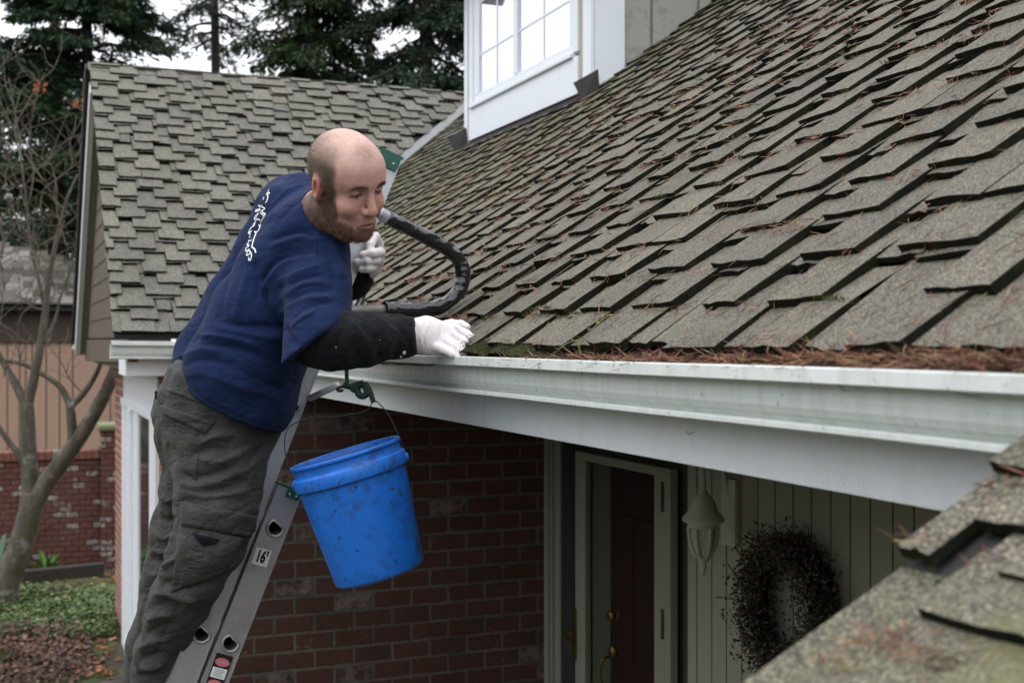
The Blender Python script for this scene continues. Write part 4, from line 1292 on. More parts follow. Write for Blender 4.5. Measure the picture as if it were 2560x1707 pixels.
mb.tube(soft([at(858, 962, HT), at(876, 966, HT), at(898, 962, HT), at(910, 957, HT)], 5), [.0075] * 8 + [.009] * 8, 10)
mb.tube(soft([at(880, 970, HT), at(888, 974, HT), at(897, 966, HT)], 5), .008, 10)
mb.tube(soft([at(893, 972, HT), at(897, 986, HT), at(908, 990, HT), at(918, 982, HT), at(914, 968, HT), at(908, 960, HT)], 5), .0078, 10)
mb.tube(soft([at(910, 957, HT), at(922, 974, HT), at(929, 990, HT), at(934, 1006, HT)], 5), np.linspace(.0085, .0055, 16), 10)
mb.build('clip', [DHK], hk)
mb = MB(); mb.tube(soft([at(866, 962, HT), at(850, 968, HT), at(843, 972, HT), at(847, 977, HT), at(858, 975, HT)], 4), .0035, 8); mb.build('hook_wire', [mat('rusty_wire', (.05, .03, .02), .6)], hk)

def bucket_mat():
    m, n, b = new_mat('blue_plastic')
    c = mix(n, noise(n, 5, 5), (.008, .115, .50), (.016, .165, .62))
    dd_ = ramp(n, noise(n, 30, 9, .78), [(.49, 0), (.66, .9)])
    big = ramp(n, noise(n, 6.5, 4, .6), [(.36, .1), (.58, 1)])
    c = mix(n, math_n(n, 'MULTIPLY', dd_, big), c, (.022, .032, .05))
    c = mix(n, ramp(n, noise(n, 48, 5, .65), [(.62, 0), (.67, .85)]), c, (.02, .022, .025))
    c = mix(n, ramp(n, noise(n, 90, 3, .6, sc=(1, 1, .15)), [(.62, 0), (.75, .25)]), c, (.10, .26, .62))
    n.links.new(c, b.inputs['Base Color']); b.inputs['Roughness'].default_value = .38; b.inputs['Specular IOR Level'].default_value = .45
    bump(n, b, noise(n, 4, 2), .2, .02)
    return m
BT = 2.90
rim_l, rim_r = at(722, 1166, BT), at(1003, 1092, BT)
bot_l, bot_r = at(845, 1474, BT), at(1056, 1398, BT)
rc = (rim_l + rim_r) / 2; bc = (bot_l + bot_r) / 2
axb = nrm(bc - rc); axb = nrm(axb + np.array([SN, CS, 0]) * .015)
rr = np.linalg.norm(rim_r - rim_l) / 2; br = np.linalg.norm(bot_r - bot_l) / 2 * 1.02; bl = np.linalg.norm(bc - rc)
bucket = thing('bucket', 'dirty blue plastic bucket hanging tilted from the strap under the gutter', 'bucket', rc)
prof = [(0, bl), (br * .93, bl), (br, bl - .006), (br * 1.02, bl - .03), (rr * .935, .072), (rr * .94, .064), (rr * .985, .062), (rr * .992, .058), (rr * 1.0, .034), (rr * .99, .031), (rr * .94, .030), (rr * .94, .010), (rr * .975, .009), (rr * .975, .0), (rr * .945, .0), (rr * .92, .012), (rr * .87, .10), (br * .96, bl - .03), (br * .9, bl - .004), (0, bl - .004)]
mb = MB(); mb.lathe([(r_, h_) for r_, h_ in prof], rc, axb, 64, ref=(0, 0.2, 1))
bo = mb.build('body', [bucket_mat()], bucket)
md = bo.modifiers.new('edge', 'BEVEL'); md.width = .002; md.segments = 2; md.limit_method = 'ANGLE'; md.angle_limit = R(35)
WIRE = mat('wire', (.035, .035, .035), .5, .2, 10, .4, metal=.3)
mb = MB()
hp = [rim_l + axb * .05, at(713, 1130, BT), at(714, 1085, BT), at(730, 1062, BT + .01), at(775, 1044, BT + .02), at(850, 1040, HT), at(915, 1026, HT), at(936, 1002, HT), at(962, 1024, BT), at(985, 1062, BT), rim_r + axb * .05]
mb.tube(soft(hp, 6), .0013, 8); mb.build('bail_handle', [WIRE], bucket)
mb = MB()
for p, s_ in ((rim_l, -1), (rim_r, 1)):
    mb.tube([p + axb * .048 - nrm(rim_r - rim_l) * .004 * s_, p + axb * .048 + nrm(rim_r - rim_l) * .004 * s_], .010, 12)
mb.build_each('handle_ear', [bpy.data.materials['blue_plastic']], bucket)
# scoop of wet debris inside
mb = MB(); n = 24
V = [rc + axb * .16 + (np.cross(axb, (0, 1, 0)) * math.cos(2 * math.pi * k / n) + np.array([0, 1.0, 0]) * math.sin(2 * math.pi * k / n)) * rr * .86 for k in range(n)]
mb.add(V, [tuple(range(n))]); tag(mb.build('debris', [mat('wet_debris', (.03, .02, .012), .8)], bucket))

# ---- porch lantern and wreath
LMAT = mat('lantern_paint', (.40, .40, .33), .5, .06, 12)
LGL = mat('frosted_glass', (.38, .40, .37), .15, .1, 12, .6)
lanc = on_x(1758, 1290, PX - .16)
lan = thing('wall_lantern', 'cream coach lantern on a curved bracket beside the porch door', 'lantern', (PX, lanc[1], lanc[2]))
def lz(py): return on_x(1758, py, PX - .16)[2]
L0 = np.array([PX - .16, lanc[1], 0])
s1 = np.linalg.norm(on_x(1813, 1296, PX - .16) - on_x(1703, 1296, PX - .16)) / 2 * .53
hexr = s1 * .93
mb = MB(); zt_ = lz(1300)
mb.lathe([(0, .135), (.008, .13), (.010, .115), (.006, .105), (.014, .098), (.016, .088), (hexr * .42, .078), (hexr * .62, .052), (hexr * .66, .035), (hexr * .95, .012), (hexr, .004), (hexr * .98, -.003), (hexr * .7, -.012), (hexr * .72, -.02), (hexr * .66, -.026), (0, -.026)], L0 + np.array([0, 0, zt_]), (0, 0, 1), 24)
lcap = mb.build('lantern_roof', [LMAT], lan)
zb_ = lz(1392) - zt_
mb = MB(); mb.lathe([(hexr * .60, -.027), (hexr * .58, -.06), (hexr * .48, zb_ * .75), (hexr * .28, zb_), (0, zb_)], L0 + np.array([0, 0, zt_]), (0, 0, 1), 6, smooth=False)
mb.build('lantern_glass', [LGL], lan)
mb = MB()
for k in range(6):
    a = 2 * math.pi * k / 6
    dv = np.array([math.cos(a), math.sin(a), 0])
    P = [L0 + np.array([0, 0, zt_ + h]) + (nrm(np.cross((0, 0, 1), (1, 0, 0))) * math.cos(a) + np.cross((0, 0, 1), nrm(np.cross((0, 0, 1), (1, 0, 0)))) * math.sin(a)) * r_ for r_, h in ((hexr * .66, -.02), (hexr * .62, -.06), (hexr * .51, zb_ * .75), (hexr * .29, zb_))]
    mb.tube(soft(P, 4), .008, 6)
mb.lathe([(hexr * .3, 0), (hexr * .28, -.012), (.010, -.02), (.013, -.035), (.004, -.06), (0, -.065)], L0 + np.array([0, 0, zt_ + zb_]), (0, 0, 1), 12)
mb.build('lantern_cage', [LMAT], lan)
mb = MB()
wpl = on_x(1832, 1290, PX)
mb.tube(soft([L0 + np.array([0, 0, zt_ + .12]), L0 + np.array([.005, -.0, zt_ + .20]), L0 + np.array([.06, -.03, zt_ + .235]), np.array([PX - .04, wpl[1], zt_ + .17]), np.array([PX - .012, wpl[1], zt_ + .06])], 6), .010, 8)
mb.obox((PX, wpl[1], wpl[2]), (1, 0, 0), (0, 1, 0), (0, 0, 1), -.02, -.001, -.045, .045, -.10, .13)
mb.build('bracket', [LMAT], lan, bevel=.004)
WLEAF = leaf_mat('wreath_leaf', [(0, (.014, .014, .008)), (.6, (.038, .035, .018)), (1, (.11, .095, .055))], .45)
wc = on_x(1975, 1522, PX - .05)
wr_ = np.linalg.norm(on_x(1956, 1345, PX - .05) - wc) * .86
wre = thing('wreath', 'dark bushy twig wreath hanging on the cream siding', 'wreath', wc)
rnd = random.Random(44); LV, LF = [], []; tw = MB()
for k in range(9500):
    a = rnd.uniform(0, 6.283); rad = wr_ * (1 + rnd.gauss(0, .155)); 
    p = wc + np.array([rnd.gauss(-.02, .035), rad * math.cos(a) * .95, rad * math.sin(a) * 1.02])
    p[0] = min(p[0], PX - .004)
    leaf_card(LV, LF, p, nrm([rnd.gauss(-.4, .6), rnd.gauss(0, 1), rnd.gauss(0, 1)]), nrm([-1, rnd.gauss(0, .6), rnd.gauss(0, .6)]), rnd.uniform(.010, .024), rnd.uniform(.006, .011))
mw = MB(); mw.add(LV, LF); mw.build('leaves', [WLEAF], wre)
for k in range(80):
    a = rnd.uniform(0, 6.283); q = np.array([0, math.cos(a), math.sin(a)])
    p0 = wc + q * wr_ * rnd.uniform(.85, 1.1); d = nrm(q * rnd.uniform(-.1, 1) + np.cross((1, 0, 0), q) * rnd.choice((-1, 1)) * rnd.uniform(.3, 1) + np.array([rnd.uniform(-.5, .0), 0, 0]))
    tw.tube([p0, p0 + d * rnd.uniform(.06, .16)], [.003, .0012], 4)
tw.tube([wc + np.array([.01, wr_ * math.cos(a), wr_ * math.sin(a)]) for a in np.linspace(0, 6.283, 40)], .028, 8)
tw.build('twig_ring', [mat('dark_twig', (.018, .014, .009), .9)], wre)
# ================================================================== THE MAN
def sd_cone(p, a, b, ra, rb):
    a, b = np.asarray(a, np.float32), np.asarray(b, np.float32); ab = b - a
    h = np.clip(((p - a) @ ab) / float(ab @ ab), 0, 1)
    return np.linalg.norm(p - a - h[:, None] * ab, axis=1) - (ra + h * (rb - ra))
def sd_ell(p, c, r, M=None):
    q = p - np.asarray(c, np.float32)
    if M is not None: q = q @ np.asarray(M, np.float32).T
    r = np.asarray(r, np.float32); k0 = np.linalg.norm(q / r, axis=1); k1 = np.linalg.norm(q / (r * r), axis=1)
    return k0 * (k0 - 1) / np.maximum(k1, 1e-9)
def smin(a, b, k):
    h = np.clip(.5 + .5 * (b - a) / k, 0, 1); return b * (1 - h) + a * h - k * h * (1 - h)
def smax(a, b, k): return -smin(-a, -b, k)
def chain(p, pts, k=.02, d=None):
    """pts: [(photo x, photo y, distance, radius)] or [(vec, radius)]"""
    Q = [(at(*q[:3]), q[3]) if len(q) == 4 else q for q in pts]
    for (a, ra), (b, rb) in zip(Q[:-1], Q[1:]):
        c = sd_cone(p, a, b, ra, rb)
        d = c if d is None else smin(d, c, k)
    return d
def surface_nets(fn, lo, hi, h):
    lo = np.asarray(lo, float); n = np.ceil((np.asarray(hi, float) - lo) / h).astype(int) + 1
    ax = [lo[i] + h * np.arange(n[i]) for i in range(3)]
    F = np.empty(n, np.float32)
    for i in range(0, n[0], 16):
        X, Y, Z = np.meshgrid(ax[0][i:i + 16], ax[1], ax[2], indexing='ij')
        F[i:i + 16] = fn(np.stack([X.ravel(), Y.ravel(), Z.ravel()], 1).astype(np.float32)).reshape(X.shape)
    S = F < 0
    cs = np.zeros(n - 1, np.int8)
    for dx in (0, 1):
        for dy in (0, 1):
            for dz in (0, 1):
                cs += S[dx:n[0] - 1 + dx, dy:n[1] - 1 + dy, dz:n[2] - 1 + dz]
    act = (cs > 0) & (cs < 8)
    idx = -np.ones(n - 1, np.int64); C = np.argwhere(act); idx[act] = np.arange(len(C))
    acc = np.zeros((len(C), 3)); cnt = np.zeros(len(C))
    offs = [(x, y, z) for x in (0, 1) for y in (0, 1) for z in (0, 1)]
    for a in offs:
        for ax_ in range(3):
            if a[ax_] == 0:
                b = list(a); b[ax_] = 1
                fa = F[C[:, 0] + a[0], C[:, 1] + a[1], C[:, 2] + a[2]]; fb = F[C[:, 0] + b[0], C[:, 1] + b[1], C[:, 2] + b[2]]
                m = (fa < 0) != (fb < 0); t = np.where(m, fa / np.where(m, fa - fb, 1), 0)
                P = np.array(a, float)[None, :].repeat(len(C), 0); P[:, ax_] += t
                acc[m] += P[m]; cnt[m] += 1
    V = lo + h * (C + acc / cnt[:, None])
    Q = []
    for ax_ in range(3):
        o1, o2 = [k for k in range(3) if k != ax_]
        sl = [slice(None)] * 3; sl2 = [slice(None)] * 3; sl[ax_] = slice(0, n[ax_] - 1); sl2[ax_] = slice(1, n[ax_])
        A, B = S[tuple(sl)], S[tuple(sl2)]
        E = np.argwhere(A != B)
        E = E[(E[:, o1] > 0) & (E[:, o2] > 0) & (E[:, o1] < n[o1] - 1) & (E[:, o2] < n[o2] - 1)]
        flip = A[E[:, 0], E[:, 1], E[:, 2]]
        def cell(d1, d2):
            e = E.copy(); e[:, o1] -= d1; e[:, o2] -= d2
            return idx[e[:, 0], e[:, 1], e[:, 2]]
        q = np.stack([cell(1, 1), cell(0, 1), cell(0, 0), cell(1, 0)], 1)
        if ax_ == 1: flip = ~flip
        q[~flip] = q[~flip][:, ::-1]
        Q.append(q)
    Q = np.concatenate(Q); Q = Q[(Q >= 0).all(1)]
    return V, Q
def vnormals(V, Q):
    fn = np.cross(V[Q[:, 2]] - V[Q[:, 0]], V[Q[:, 3]] - V[Q[:, 1]]); N = np.zeros_like(V)
    for k in range(4): np.add.at(N, Q[:, k], fn)
    return N / (np.linalg.norm(N, axis=1)[:, None] + 1e-12)
def smooth_mesh(V, Q, it=2, lam=.5):
    for _ in range(it):
        S_ = np.zeros_like(V); c = np.zeros(len(V))
        for k in range(4):
            a, b = Q[:, k], Q[:, (k + 1) % 4]
            np.add.at(S_, a, V[b]); np.add.at(c, a, 1); np.add.at(S_, b, V[a]); np.add.at(c, b, 1)
        V = V * (1 - lam) + lam * S_ / np.maximum(c, 1)[:, None]
    return V
def mesh_obj(name, V, Q, mats, parent=None, cols=None):
    me = bpy.data.meshes.new(name)
    me.from_pydata(V.tolist(), [], Q.tolist())
    for m_ in mats: me.materials.append(m_)
    me.polygons.foreach_set('use_smooth', [True] * len(me.polygons))
    if cols is not None:
        at_ = me.color_attributes.new('Col', 'FLOAT_COLOR', 'POINT')
        at_.data.foreach_set('color', np.concatenate([cols, np.ones((len(cols), 1))], 1).astype(np.float32).ravel())
    me.update()
    return link(name, me, parent)
def polydist(px, py, pl):
    """distance in photo pixels to a polyline and position along it (0..1)"""
    best = np.full(len(px), 1e9); s_ = np.zeros(len(px)); n = len(pl) - 1
    for i in range(n):
        a, b = np.array(pl[i], float), np.array(pl[i + 1], float); ab = b - a
        h = np.clip(((px - a[0]) * ab[0] + (py - a[1]) * ab[1]) / (ab @ ab), 0, 1)
        d = np.hypot(px - a[0] - h * ab[0], py - a[1] - h * ab[1]); m = d < best
        best[m] = d[m]; s_[m] = (i + h[m]) / n
    return best, s_
KF = 1.15
def fold(V, Q, folds, nz=0.0015, seed=0, wl=(.05, .14)):
    """cloth relief: creases along lines measured on the side of the garment facing the street, plus soft random puckers"""
    N = vnormals(V, Q); px, py, _ = proj(V)
    tc = CAM - V; tc /= np.linalg.norm(tc, axis=1)[:, None]
    fac = np.clip((N * tc).sum(1) * 1.6 + .15, 0, 1)
    D = np.zeros(len(V))
    for pl, wd, amp in folds:
        pl = soft([(a, b, 0) for a, b in pl], 5)[:, :2]
        d, s_ = polydist(px, py, pl)
        D += amp * KF * np.exp(-(d / (wd * .80)) ** 1.25) * np.clip(np.minimum(s_, 1 - s_) * 6, 0.15, 1) * fac
    rs = np.random.RandomState(seed)
    for _ in range(14):
        k = rs.randn(3); k = k / np.linalg.norm(k) * 2 * np.pi / rs.uniform(*wl)
        D += nz * .32 * np.sin(V @ k + rs.uniform(0, 6.28) + 1.2 * np.sin(V @ (k[[1, 2, 0]] * .6)))
    # thin ridged creases running across the cloth
    for _ in range(5):
        k = rs.randn(3); k = k / np.linalg.norm(k) * 2 * np.pi / rs.uniform(.07, .16)
        ph = V @ k + rs.uniform(0, 6.28) + 2.2 * np.sin(V @ (k[[2, 0, 1]] * .45) + rs.uniform(0, 6))
        gate = np.clip(np.sin(V @ (rs.randn(3) * 9) + rs.uniform(0, 6.28)), 0, 1)
        D += nz * 1.1 * gate * (np.abs(np.sin(ph * .5)) ** .6 - .75)
    return V + N * D[:, None]
def half(p, x, y, nx, ny, t):
    """signed distance to a plane seen edge-on through photo point (x, y); positive on the (nx, ny) side"""
    o = at(x, y, t); nn = nrm(np.array([CS, -SN, 0]) * nx + np.array([0, 0, -1.0]) * ny)
    return (p - o.astype(np.float32)) @ nn.astype(np.float32)

# ---- joints
R_LEG = [(556, 1045, 3.04, .120), (548, 1160, 3.00, .110), (541, 1260, 2.98, .098), (524, 1350, 2.97, .087), (486, 1430, 2.99, .076), (440, 1515, 3.03, .069), (404, 1630, 3.09, .062), (380, 1750, 3.14, .060)]
L_LEG = [(520, 1050, 3.26, .120), (494, 1200, 3.28, .092), (462, 1330, 3.29, .084), (424, 1460, 3.30, .074), (385, 1600, 3.31, .066), (358, 1750, 3.32, .060)]
R_ARM = [(796, 640, 2.93, .074), (798, 730, 2.87, .076), (798, 838, 2.80, .070)]
R_FORE = [(793, 846, 2.795, .060), (850, 852, 2.80, .0635), (920, 848, 2.84, .058), (990, 842, 2.89, .049), (1050, 838, 2.93, .0425)]
L_ARM = [(770, 520, 3.28, .080), (850, 640, 3.40, .062), (880, 700, 3.42, .052)]
L_FORE = [(880, 700, 3.42, .050), (925, 668, 3.32, .040)]
NECK = [(842, 520, 2.90, .064), (775, 560, 3.04, .070)]

def shirt_fn(p, grow=0.0):
    d = chain(p, [(596, 1000, 2.99, .130), (598, 930, 2.98, .130), (652, 800, 2.98, .122), (716, 680, 2.98, .112), (752, 600, 2.99, .098)])
    d = smin(d, chain(p, [(538, 1000, 3.26, .130), (562, 900, 3.25, .126), (622, 780, 3.25, .118), (692, 640, 3.24, .104), (722, 540, 3.22, .092)]), .06)
    d = smin(d, sd_cone(p, at(626, 960, 3.08), at(674, 830, 3.08), .116, .110), .07)      # belly
    d = smin(d, sd_cone(p, at(748, 700, 3.06), at(770, 630, 3.08), .096, .084), .05)      # chest
    d = smin(d, sd_cone(p, at(742, 512, 3.26), at(780, 575, 3.14), .076, .070), .05)       # far shoulder to collar
    d = smin(d, sd_cone(p, at(770, 600, 2.96), at(806, 592, 3.02), .076, .056), .04)
    d = smin(d, sd_cone(p, at(724, 528, 3.10), at(752, 505, 3.12), .074, .062), .05)
    d = smin(d, sd_cone(p, at(762, 520, 3.14), at(812, 545, 2.99), .074, .066), .05)     # shoulder to collar
    hem = half(p, 570, 1003, -.435, .90, 3.1)
    d = smax(d, hem - grow, .012)
    arm = chain(p, R_ARM[:2] + [(797, 850, 2.795, .076), (792, 930, 2.76, .078)])
    arm = smax(arm, half(p, 803, 847, .60, .80, 2.8) - grow, .006)
    d = smin(d, arm, .035)
    la = chain(p, [L_ARM[0], (835, 620, 3.36, .070)])
    d = smin(d, la, .04)
    nk = chain(p, [(880, 492, 2.83, .066), (822, 538, 2.955, .063)])
    d = smax(d, -nk, .008)
    return d - grow
def fore_fn(p):
    d = chain(p, R_FORE)
    d = smin(d, chain(p, [(803, 760, 2.85, .060), (793, 850, 2.80, .058)]), .03)
    return smax(d, half(p, 1042, 838, 1, -.05, 2.92), .006)
def fore2_fn(p):
    d = chain(p, [(835, 620, 3.36, .058)] + L_ARM[2:]); d = smin(d, chain(p, L_FORE), .02)
    return smax(d, half(p, 918, 668, 1, -.4, 3.33), .006)
def trouser_fn(p):
    d = chain(p, R_LEG, .02)
    d2 = chain(p, L_LEG, .02)
    pel = chain(p, [(548, 985, 3.02, .128), (532, 985, 3.25, .125)])
    pel = smin(pel, chain(p, [(560, 900, 3.02, .118), (548, 985, 3.02, .122)]), .03)
    pel = smin(pel, chain(p, [(520, 1050, 3.04, .112), (500, 1050, 3.24, .110)]), .05)
    pel = smin(pel, chain(p, [(610, 1010, 3.06, .100), (600, 1010, 3.20, .100)]), .05)
    d = smin(d, d2, .022)
    d = smin(d, pel, .06)
    return smax(d, half(p, 500, 925, .35, -.94, 3.1), .006)
def bbox(pts, pad):
    P = np.array([at(*q[:3]) for q in pts]); return P.min(0) - pad, P.max(0) + pad

# ---- materials for the figure
def cloth_mat(name, col, var, weave=900, rough=.9, sheen=.12, crease=.30):
    m, n, b = new_mat(name)
    c = mix(n, noise(n, 9, 6, .6), [q * (1 - var) for q in col], [q * (1 + var) for q in col])
    c = mix(n, 1.0, c, ramp(n, noise(n, weave * .4, 3, .6), [(.3, .85), (.7, 1.15)]), 'MULTIPLY')
    n.links.new(c, b.inputs['Base Color']); b.inputs['Roughness'].default_value = rough; b.inputs['Specular IOR Level'].default_value = .2
    b.inputs['Sheen Weight'].default_value = sheen; b.inputs['Sheen Roughness'].default_value = .5
    # sharp little creases: ridges of a stretched noise
    r1 = math_n(n, 'ABSOLUTE', math_n(n, 'SUBTRACT', noise(n, 9, 3, .5, sc=(1, .8, 1.9)), .5))
    r2 = math_n(n, 'ABSOLUTE', math_n(n, 'SUBTRACT', noise(n, 20, 3, .5, sc=(1.3, 1, .8)), .5))
    cr = math_n(n, 'ADD', math_n(n, 'POWER', math_n(n, 'MULTIPLY', r1, 2.0), .6), math_n(n, 'MULTIPLY', math_n(n, 'POWER', math_n(n, 'MULTIPLY', r2, 2.0), .7), .35))
    bump(n, b, math_n(n, 'ADD', cr, math_n(n, 'MULTIPLY', noise(n, weave, 2, .5), .06)), crease, .020)
    return m
NAVY = cloth_mat('navy_cotton', (.0066, .0160, .055), .10, 900, 1.0, .03)
BLKC = cloth_mat('black_knit', (.0065, .0065, .0085), .2, 700, .95, .04, .3)
GREYC = cloth_mat('charcoal_twill', (.046, .045, .043), .14, 800, .9, .06, .55)
def glove_mat():
    m, n, b = new_mat('white_latex')
    c = mix(n, noise(n, 25, 5, .6), (.66, .60, .60), (.76, .72, .71))
    n.links.new(c, b.inputs['Base Color']); b.inputs['Roughness'].default_value = .5; b.inputs['Specular IOR Level'].default_value = .35
    b.inputs['Subsurface Weight'].default_value = .15; b.inputs['Subsurface Radius'].default_value = (.006, .004, .004)
    mp = noise(n, 60, 4, .6, sc=(1.0, .5, .6))
    bump(n, b, mp, .45, .006)
    return m
GLOVE = glove_mat()
def skin_mat():
    m, n, b = new_mat('skin')
    a = n.nodes.new('ShaderNodeAttribute'); a.attribute_name = 'Col'
    c = mix(n, 1.0, a.outputs['Color'], ramp(n, noise(n, 75, 5, .65), [(.3, (.86, .84, .83)), (.7, (1.12, 1.08, 1.06))]), 'MULTIPLY')
    n.links.new(c, b.inputs['Base Color']); b.inputs['Roughness'].default_value = .52; b.inputs['Specular IOR Level'].default_value = .35
    b.inputs['Subsurface Weight'].default_value = .12; b.inputs['Subsurface Radius'].default_value = (.010, .004, .0025); b.inputs['Subsurface Scale'].default_value = .6
    bump(n, b, noise(n, 420, 3, .6), .18, .0015)
    return m
SKIN = skin_mat()

# ---- head frame
PSI, THE, RHO = R(47), R(25), R(14.5)
vv = np.array([SN, CS, 0]); rr_ = np.array([CS, -SN, 0]); zz = np.array([0, 0, 1.0])
f0 = -math.cos(PSI) * vv + math.sin(PSI) * rr_; l0 = math.cos(PSI) * rr_ + math.sin(PSI) * vv
hf = math.cos(THE) * f0 - math.sin(THE) * zz; hu = math.cos(THE) * zz + math.sin(THE) * f0
hl, hu = math.cos(RHO) * l0 + math.sin(RHO) * hu, math.cos(RHO) * hu - math.sin(RHO) * l0
HM = np.stack([hf, hl, hu])                 # world -> head local
HS = .905
HO = at(867, 463.5, 2.85)
def h2w(q): return HO + HS * (np.asarray(q, float) @ HM)
def head_fn(q):
    """q in head coordinates: x forward, y to his left, z up; origin between the ear canals"""
    d = sd_ell(q, (-.012, 0, .046), (.110, .0850, .094))
    d = smin(d, sd_ell(q, (.040, 0, .050), (.059, .068, .064)), .03)
    d = smin(d, sd_ell(q, (.036, 0, -.036), (.057, .057, .078)), .03)
    ya = np.abs(q[:, 1]); qa = np.stack([q[:, 0], ya, q[:, 2]], 1)
    d = smin(d, sd_cone(qa, (-.004, .055, -.045), (.052, .030, -.100), .021, .022), .03)      # jaw line
    d = smin(d, sd_ell(q, (.074, 0, -.104), (.026, .027, .021)), .022)                        # chin
    d = smin(d, sd_ell(q, (.020, 0, -.085), (.055, .045, .030)), .03)                          # under the jaw
    d = smin(d, sd_cone(qa, (.088, .012, .036), (.076, .042, .036), .013, .011), .018)          # brow
    d = smin(d, sd_ell(qa, (.066, .043, -.026), (.026, .022, .024)), .022)                      # cheeks
    d = smax(d, -sd_ell(qa, (.104, .032, .014), (.022, .019, .013)), .012)                      # eye hollows
    d = smin(d, sd_ell(qa, (.0765, .033, .013), (.0150, .0165, .0125)), .004)                    # lids
    d = smin(d, sd_cone(q, (.094, 0, .020), (.112, 0, -.022), .0085, .0115), .010)              # nose
    d = smin(d, sd_ell(q, (.1145, 0, -.030), (.0125, .0130, .0115)), .008)
    d = smin(d, sd_ell(qa, (.1025, .0135, -.033), (.0120, .0085, .0090)), .006)
    d = smax(d, -sd_ell(qa, (.108, .0075, -.042), (.006, .0042, .0035)), .003)
    d = smin(d, sd_ell(q, (.088, 0, -.060), (.019, .027, .022)), .012)                          # muzzle
    d = smin(d, sd_cone(qa, (.1035, .0, -.0600), (.091, .022, -.0700), .0058, .0035), .006)       # upper lip
    d = smin(d, sd_cone(qa, (.0990, .0, -.0740), (.0905, .019, -.0735), .0066, .0035), .006)       # lower lip
    d = smax(d, -sd_cone(qa, (.108, .0, -.0672), (.097, .020, -.0720), .0030, .0016), .003)       # parted lips
    # ears
    e = sd_ell(qa, (-.012, .084, .004), (.0210, .0090, .0355), np.array([[.96, .22, .18], [-.22, .975, 0], [-.18, -.04, .98]]))
    e = smin(e, sd_ell(qa, (-.004, .080, -.024), (.010, .0065, .012)), .008)
    e = smax(e, -sd_ell(qa, (-.009, .0915, .004), (.0100, .0065, .0190)), .004)
    e = smin(e, sd_ell(qa, (.004, .080, -.003), (.0055, .007, .009)), .004)
    d = smin(d, e, .005)
    return d
def neck_fn(p):
    return chain(p, NECK)
def head_world_fn(p):
    q = ((p - HO.astype(np.float32)) @ HM.T.astype(np.float32)) / HS
    d = head_fn(q) * HS
    d = smin(d, neck_fn(p), .03)
    return d
hv, hq = surface_nets(head_world_fn, HO - .17, HO + .17, .0026)
hv = smooth_mesh(hv, hq, 1, .35)
ql = ((hv - HO) @ HM.T) / HS
qx, qy, qz = ql.T; qay = np.abs(qy)
def sstep(a, b, x): t = np.clip((x - a) / (b - a), 0, 1); return t * t * (3 - 2 * t)
rs = np.random.RandomState(4)
def vnoise(P, sc, seed):
    r_ = np.random.RandomState(seed); o = np.zeros(len(P))
    for _ in range(10):
        k = r_.randn(3) * sc; o += np.sin(P @ k + r_.uniform(0, 6.28))
    return o / 4.5
nzz = vnoise(ql, 90, 1)
base = np.array([.500, .293, .243]); cols = np.tile(base, (len(hv), 1))
def paint(mask, c):
    global cols
    cols = cols * (1 - mask[:, None]) + mask[:, None] * np.array(c)
def blob(c, r, s=1.0):
    c = np.asarray(c, float); r = np.asarray(r, float)
    return np.clip(np.exp(-(((ql - c) / r) ** 2).sum(1)) * s, 0, 1)
def blob2(c, r, s=1.0):
    return np.maximum(blob(c, r, s), blob((c[0], -c[1], c[2]), r, s))
paint(sstep(.05, .10, qz) * .45, (.64, .440, .385))  # forehead and crown painted lighter, as lit from above
paint(blob2((.075, .045, -.025), (.03, .025, .022), .55), (.50, .235, .180))
paint(blob((.12, 0, -.028), (.016, .02, .018), .65), (.50, .215, .165))
paint(blob2((-.012, .086, .008), (.026, .018, .040), .95), (.56, .190, .150))
paint(blob2((-.009, .088, .004), (.012, .010, .019), .9), (.30, .065, .050))
paint(blob2((-.014, .094, .034), (.015, .012, .010), .6), (.60, .36, .30))
paint(blob2((.085, .033, .010), (.02, .022, .016), .55), (.33, .175, .145))  # shade of the brow painted into the eye sockets
# hair growth masks
side = sstep(.036, .058, qay) * sstep(.056, .022, qx + .004 * nzz) * sstep(-.050, -.015, qz) * sstep(.140, .085, qz)
backh = sstep(.02, -.04, qx) * sstep(-.065, -.02, qz) * sstep(.150, .105, qz)
temple = sstep(.044, .062, qay) * sstep(.058, .030, qx + .004 * nzz) * sstep(-.012, .006, qz) * sstep(.092, .06, qz)
fore = np.exp(-((qy + .000) / .026) ** 2 - ((qx - .072) / .020) ** 2) * sstep(.085, .098, qz)
topst = sstep(.06, .09, qz) * sstep(.085, .05, qx) * .5
ear = blob2((-.010, .085, .004), (.022, .016, .036), 1.6)
hair_d = np.clip(np.maximum.reduce([side * .85, backh * .75, temple]), 0, 1) * (1 - np.clip(ear, 0, 1))
paint(np.clip(hair_d * (.80 + .12 * nzz), 0, .93) * sstep(.105, .045, qz), (.070, .048, .034))
paint(np.clip(hair_d * .92, 0, 1) * sstep(.04, .09, qz), (.215, .158, .115))
paint(np.clip(fore * (.55 + .2 * nzz), 0, 1), (.20, .135, .090))
paint(topst * .55, (.36, .255, .195))
paint(np.clip(temple * .85 * (1 - np.clip(ear, 0, 1)), 0, .9), (.042, .030, .022))
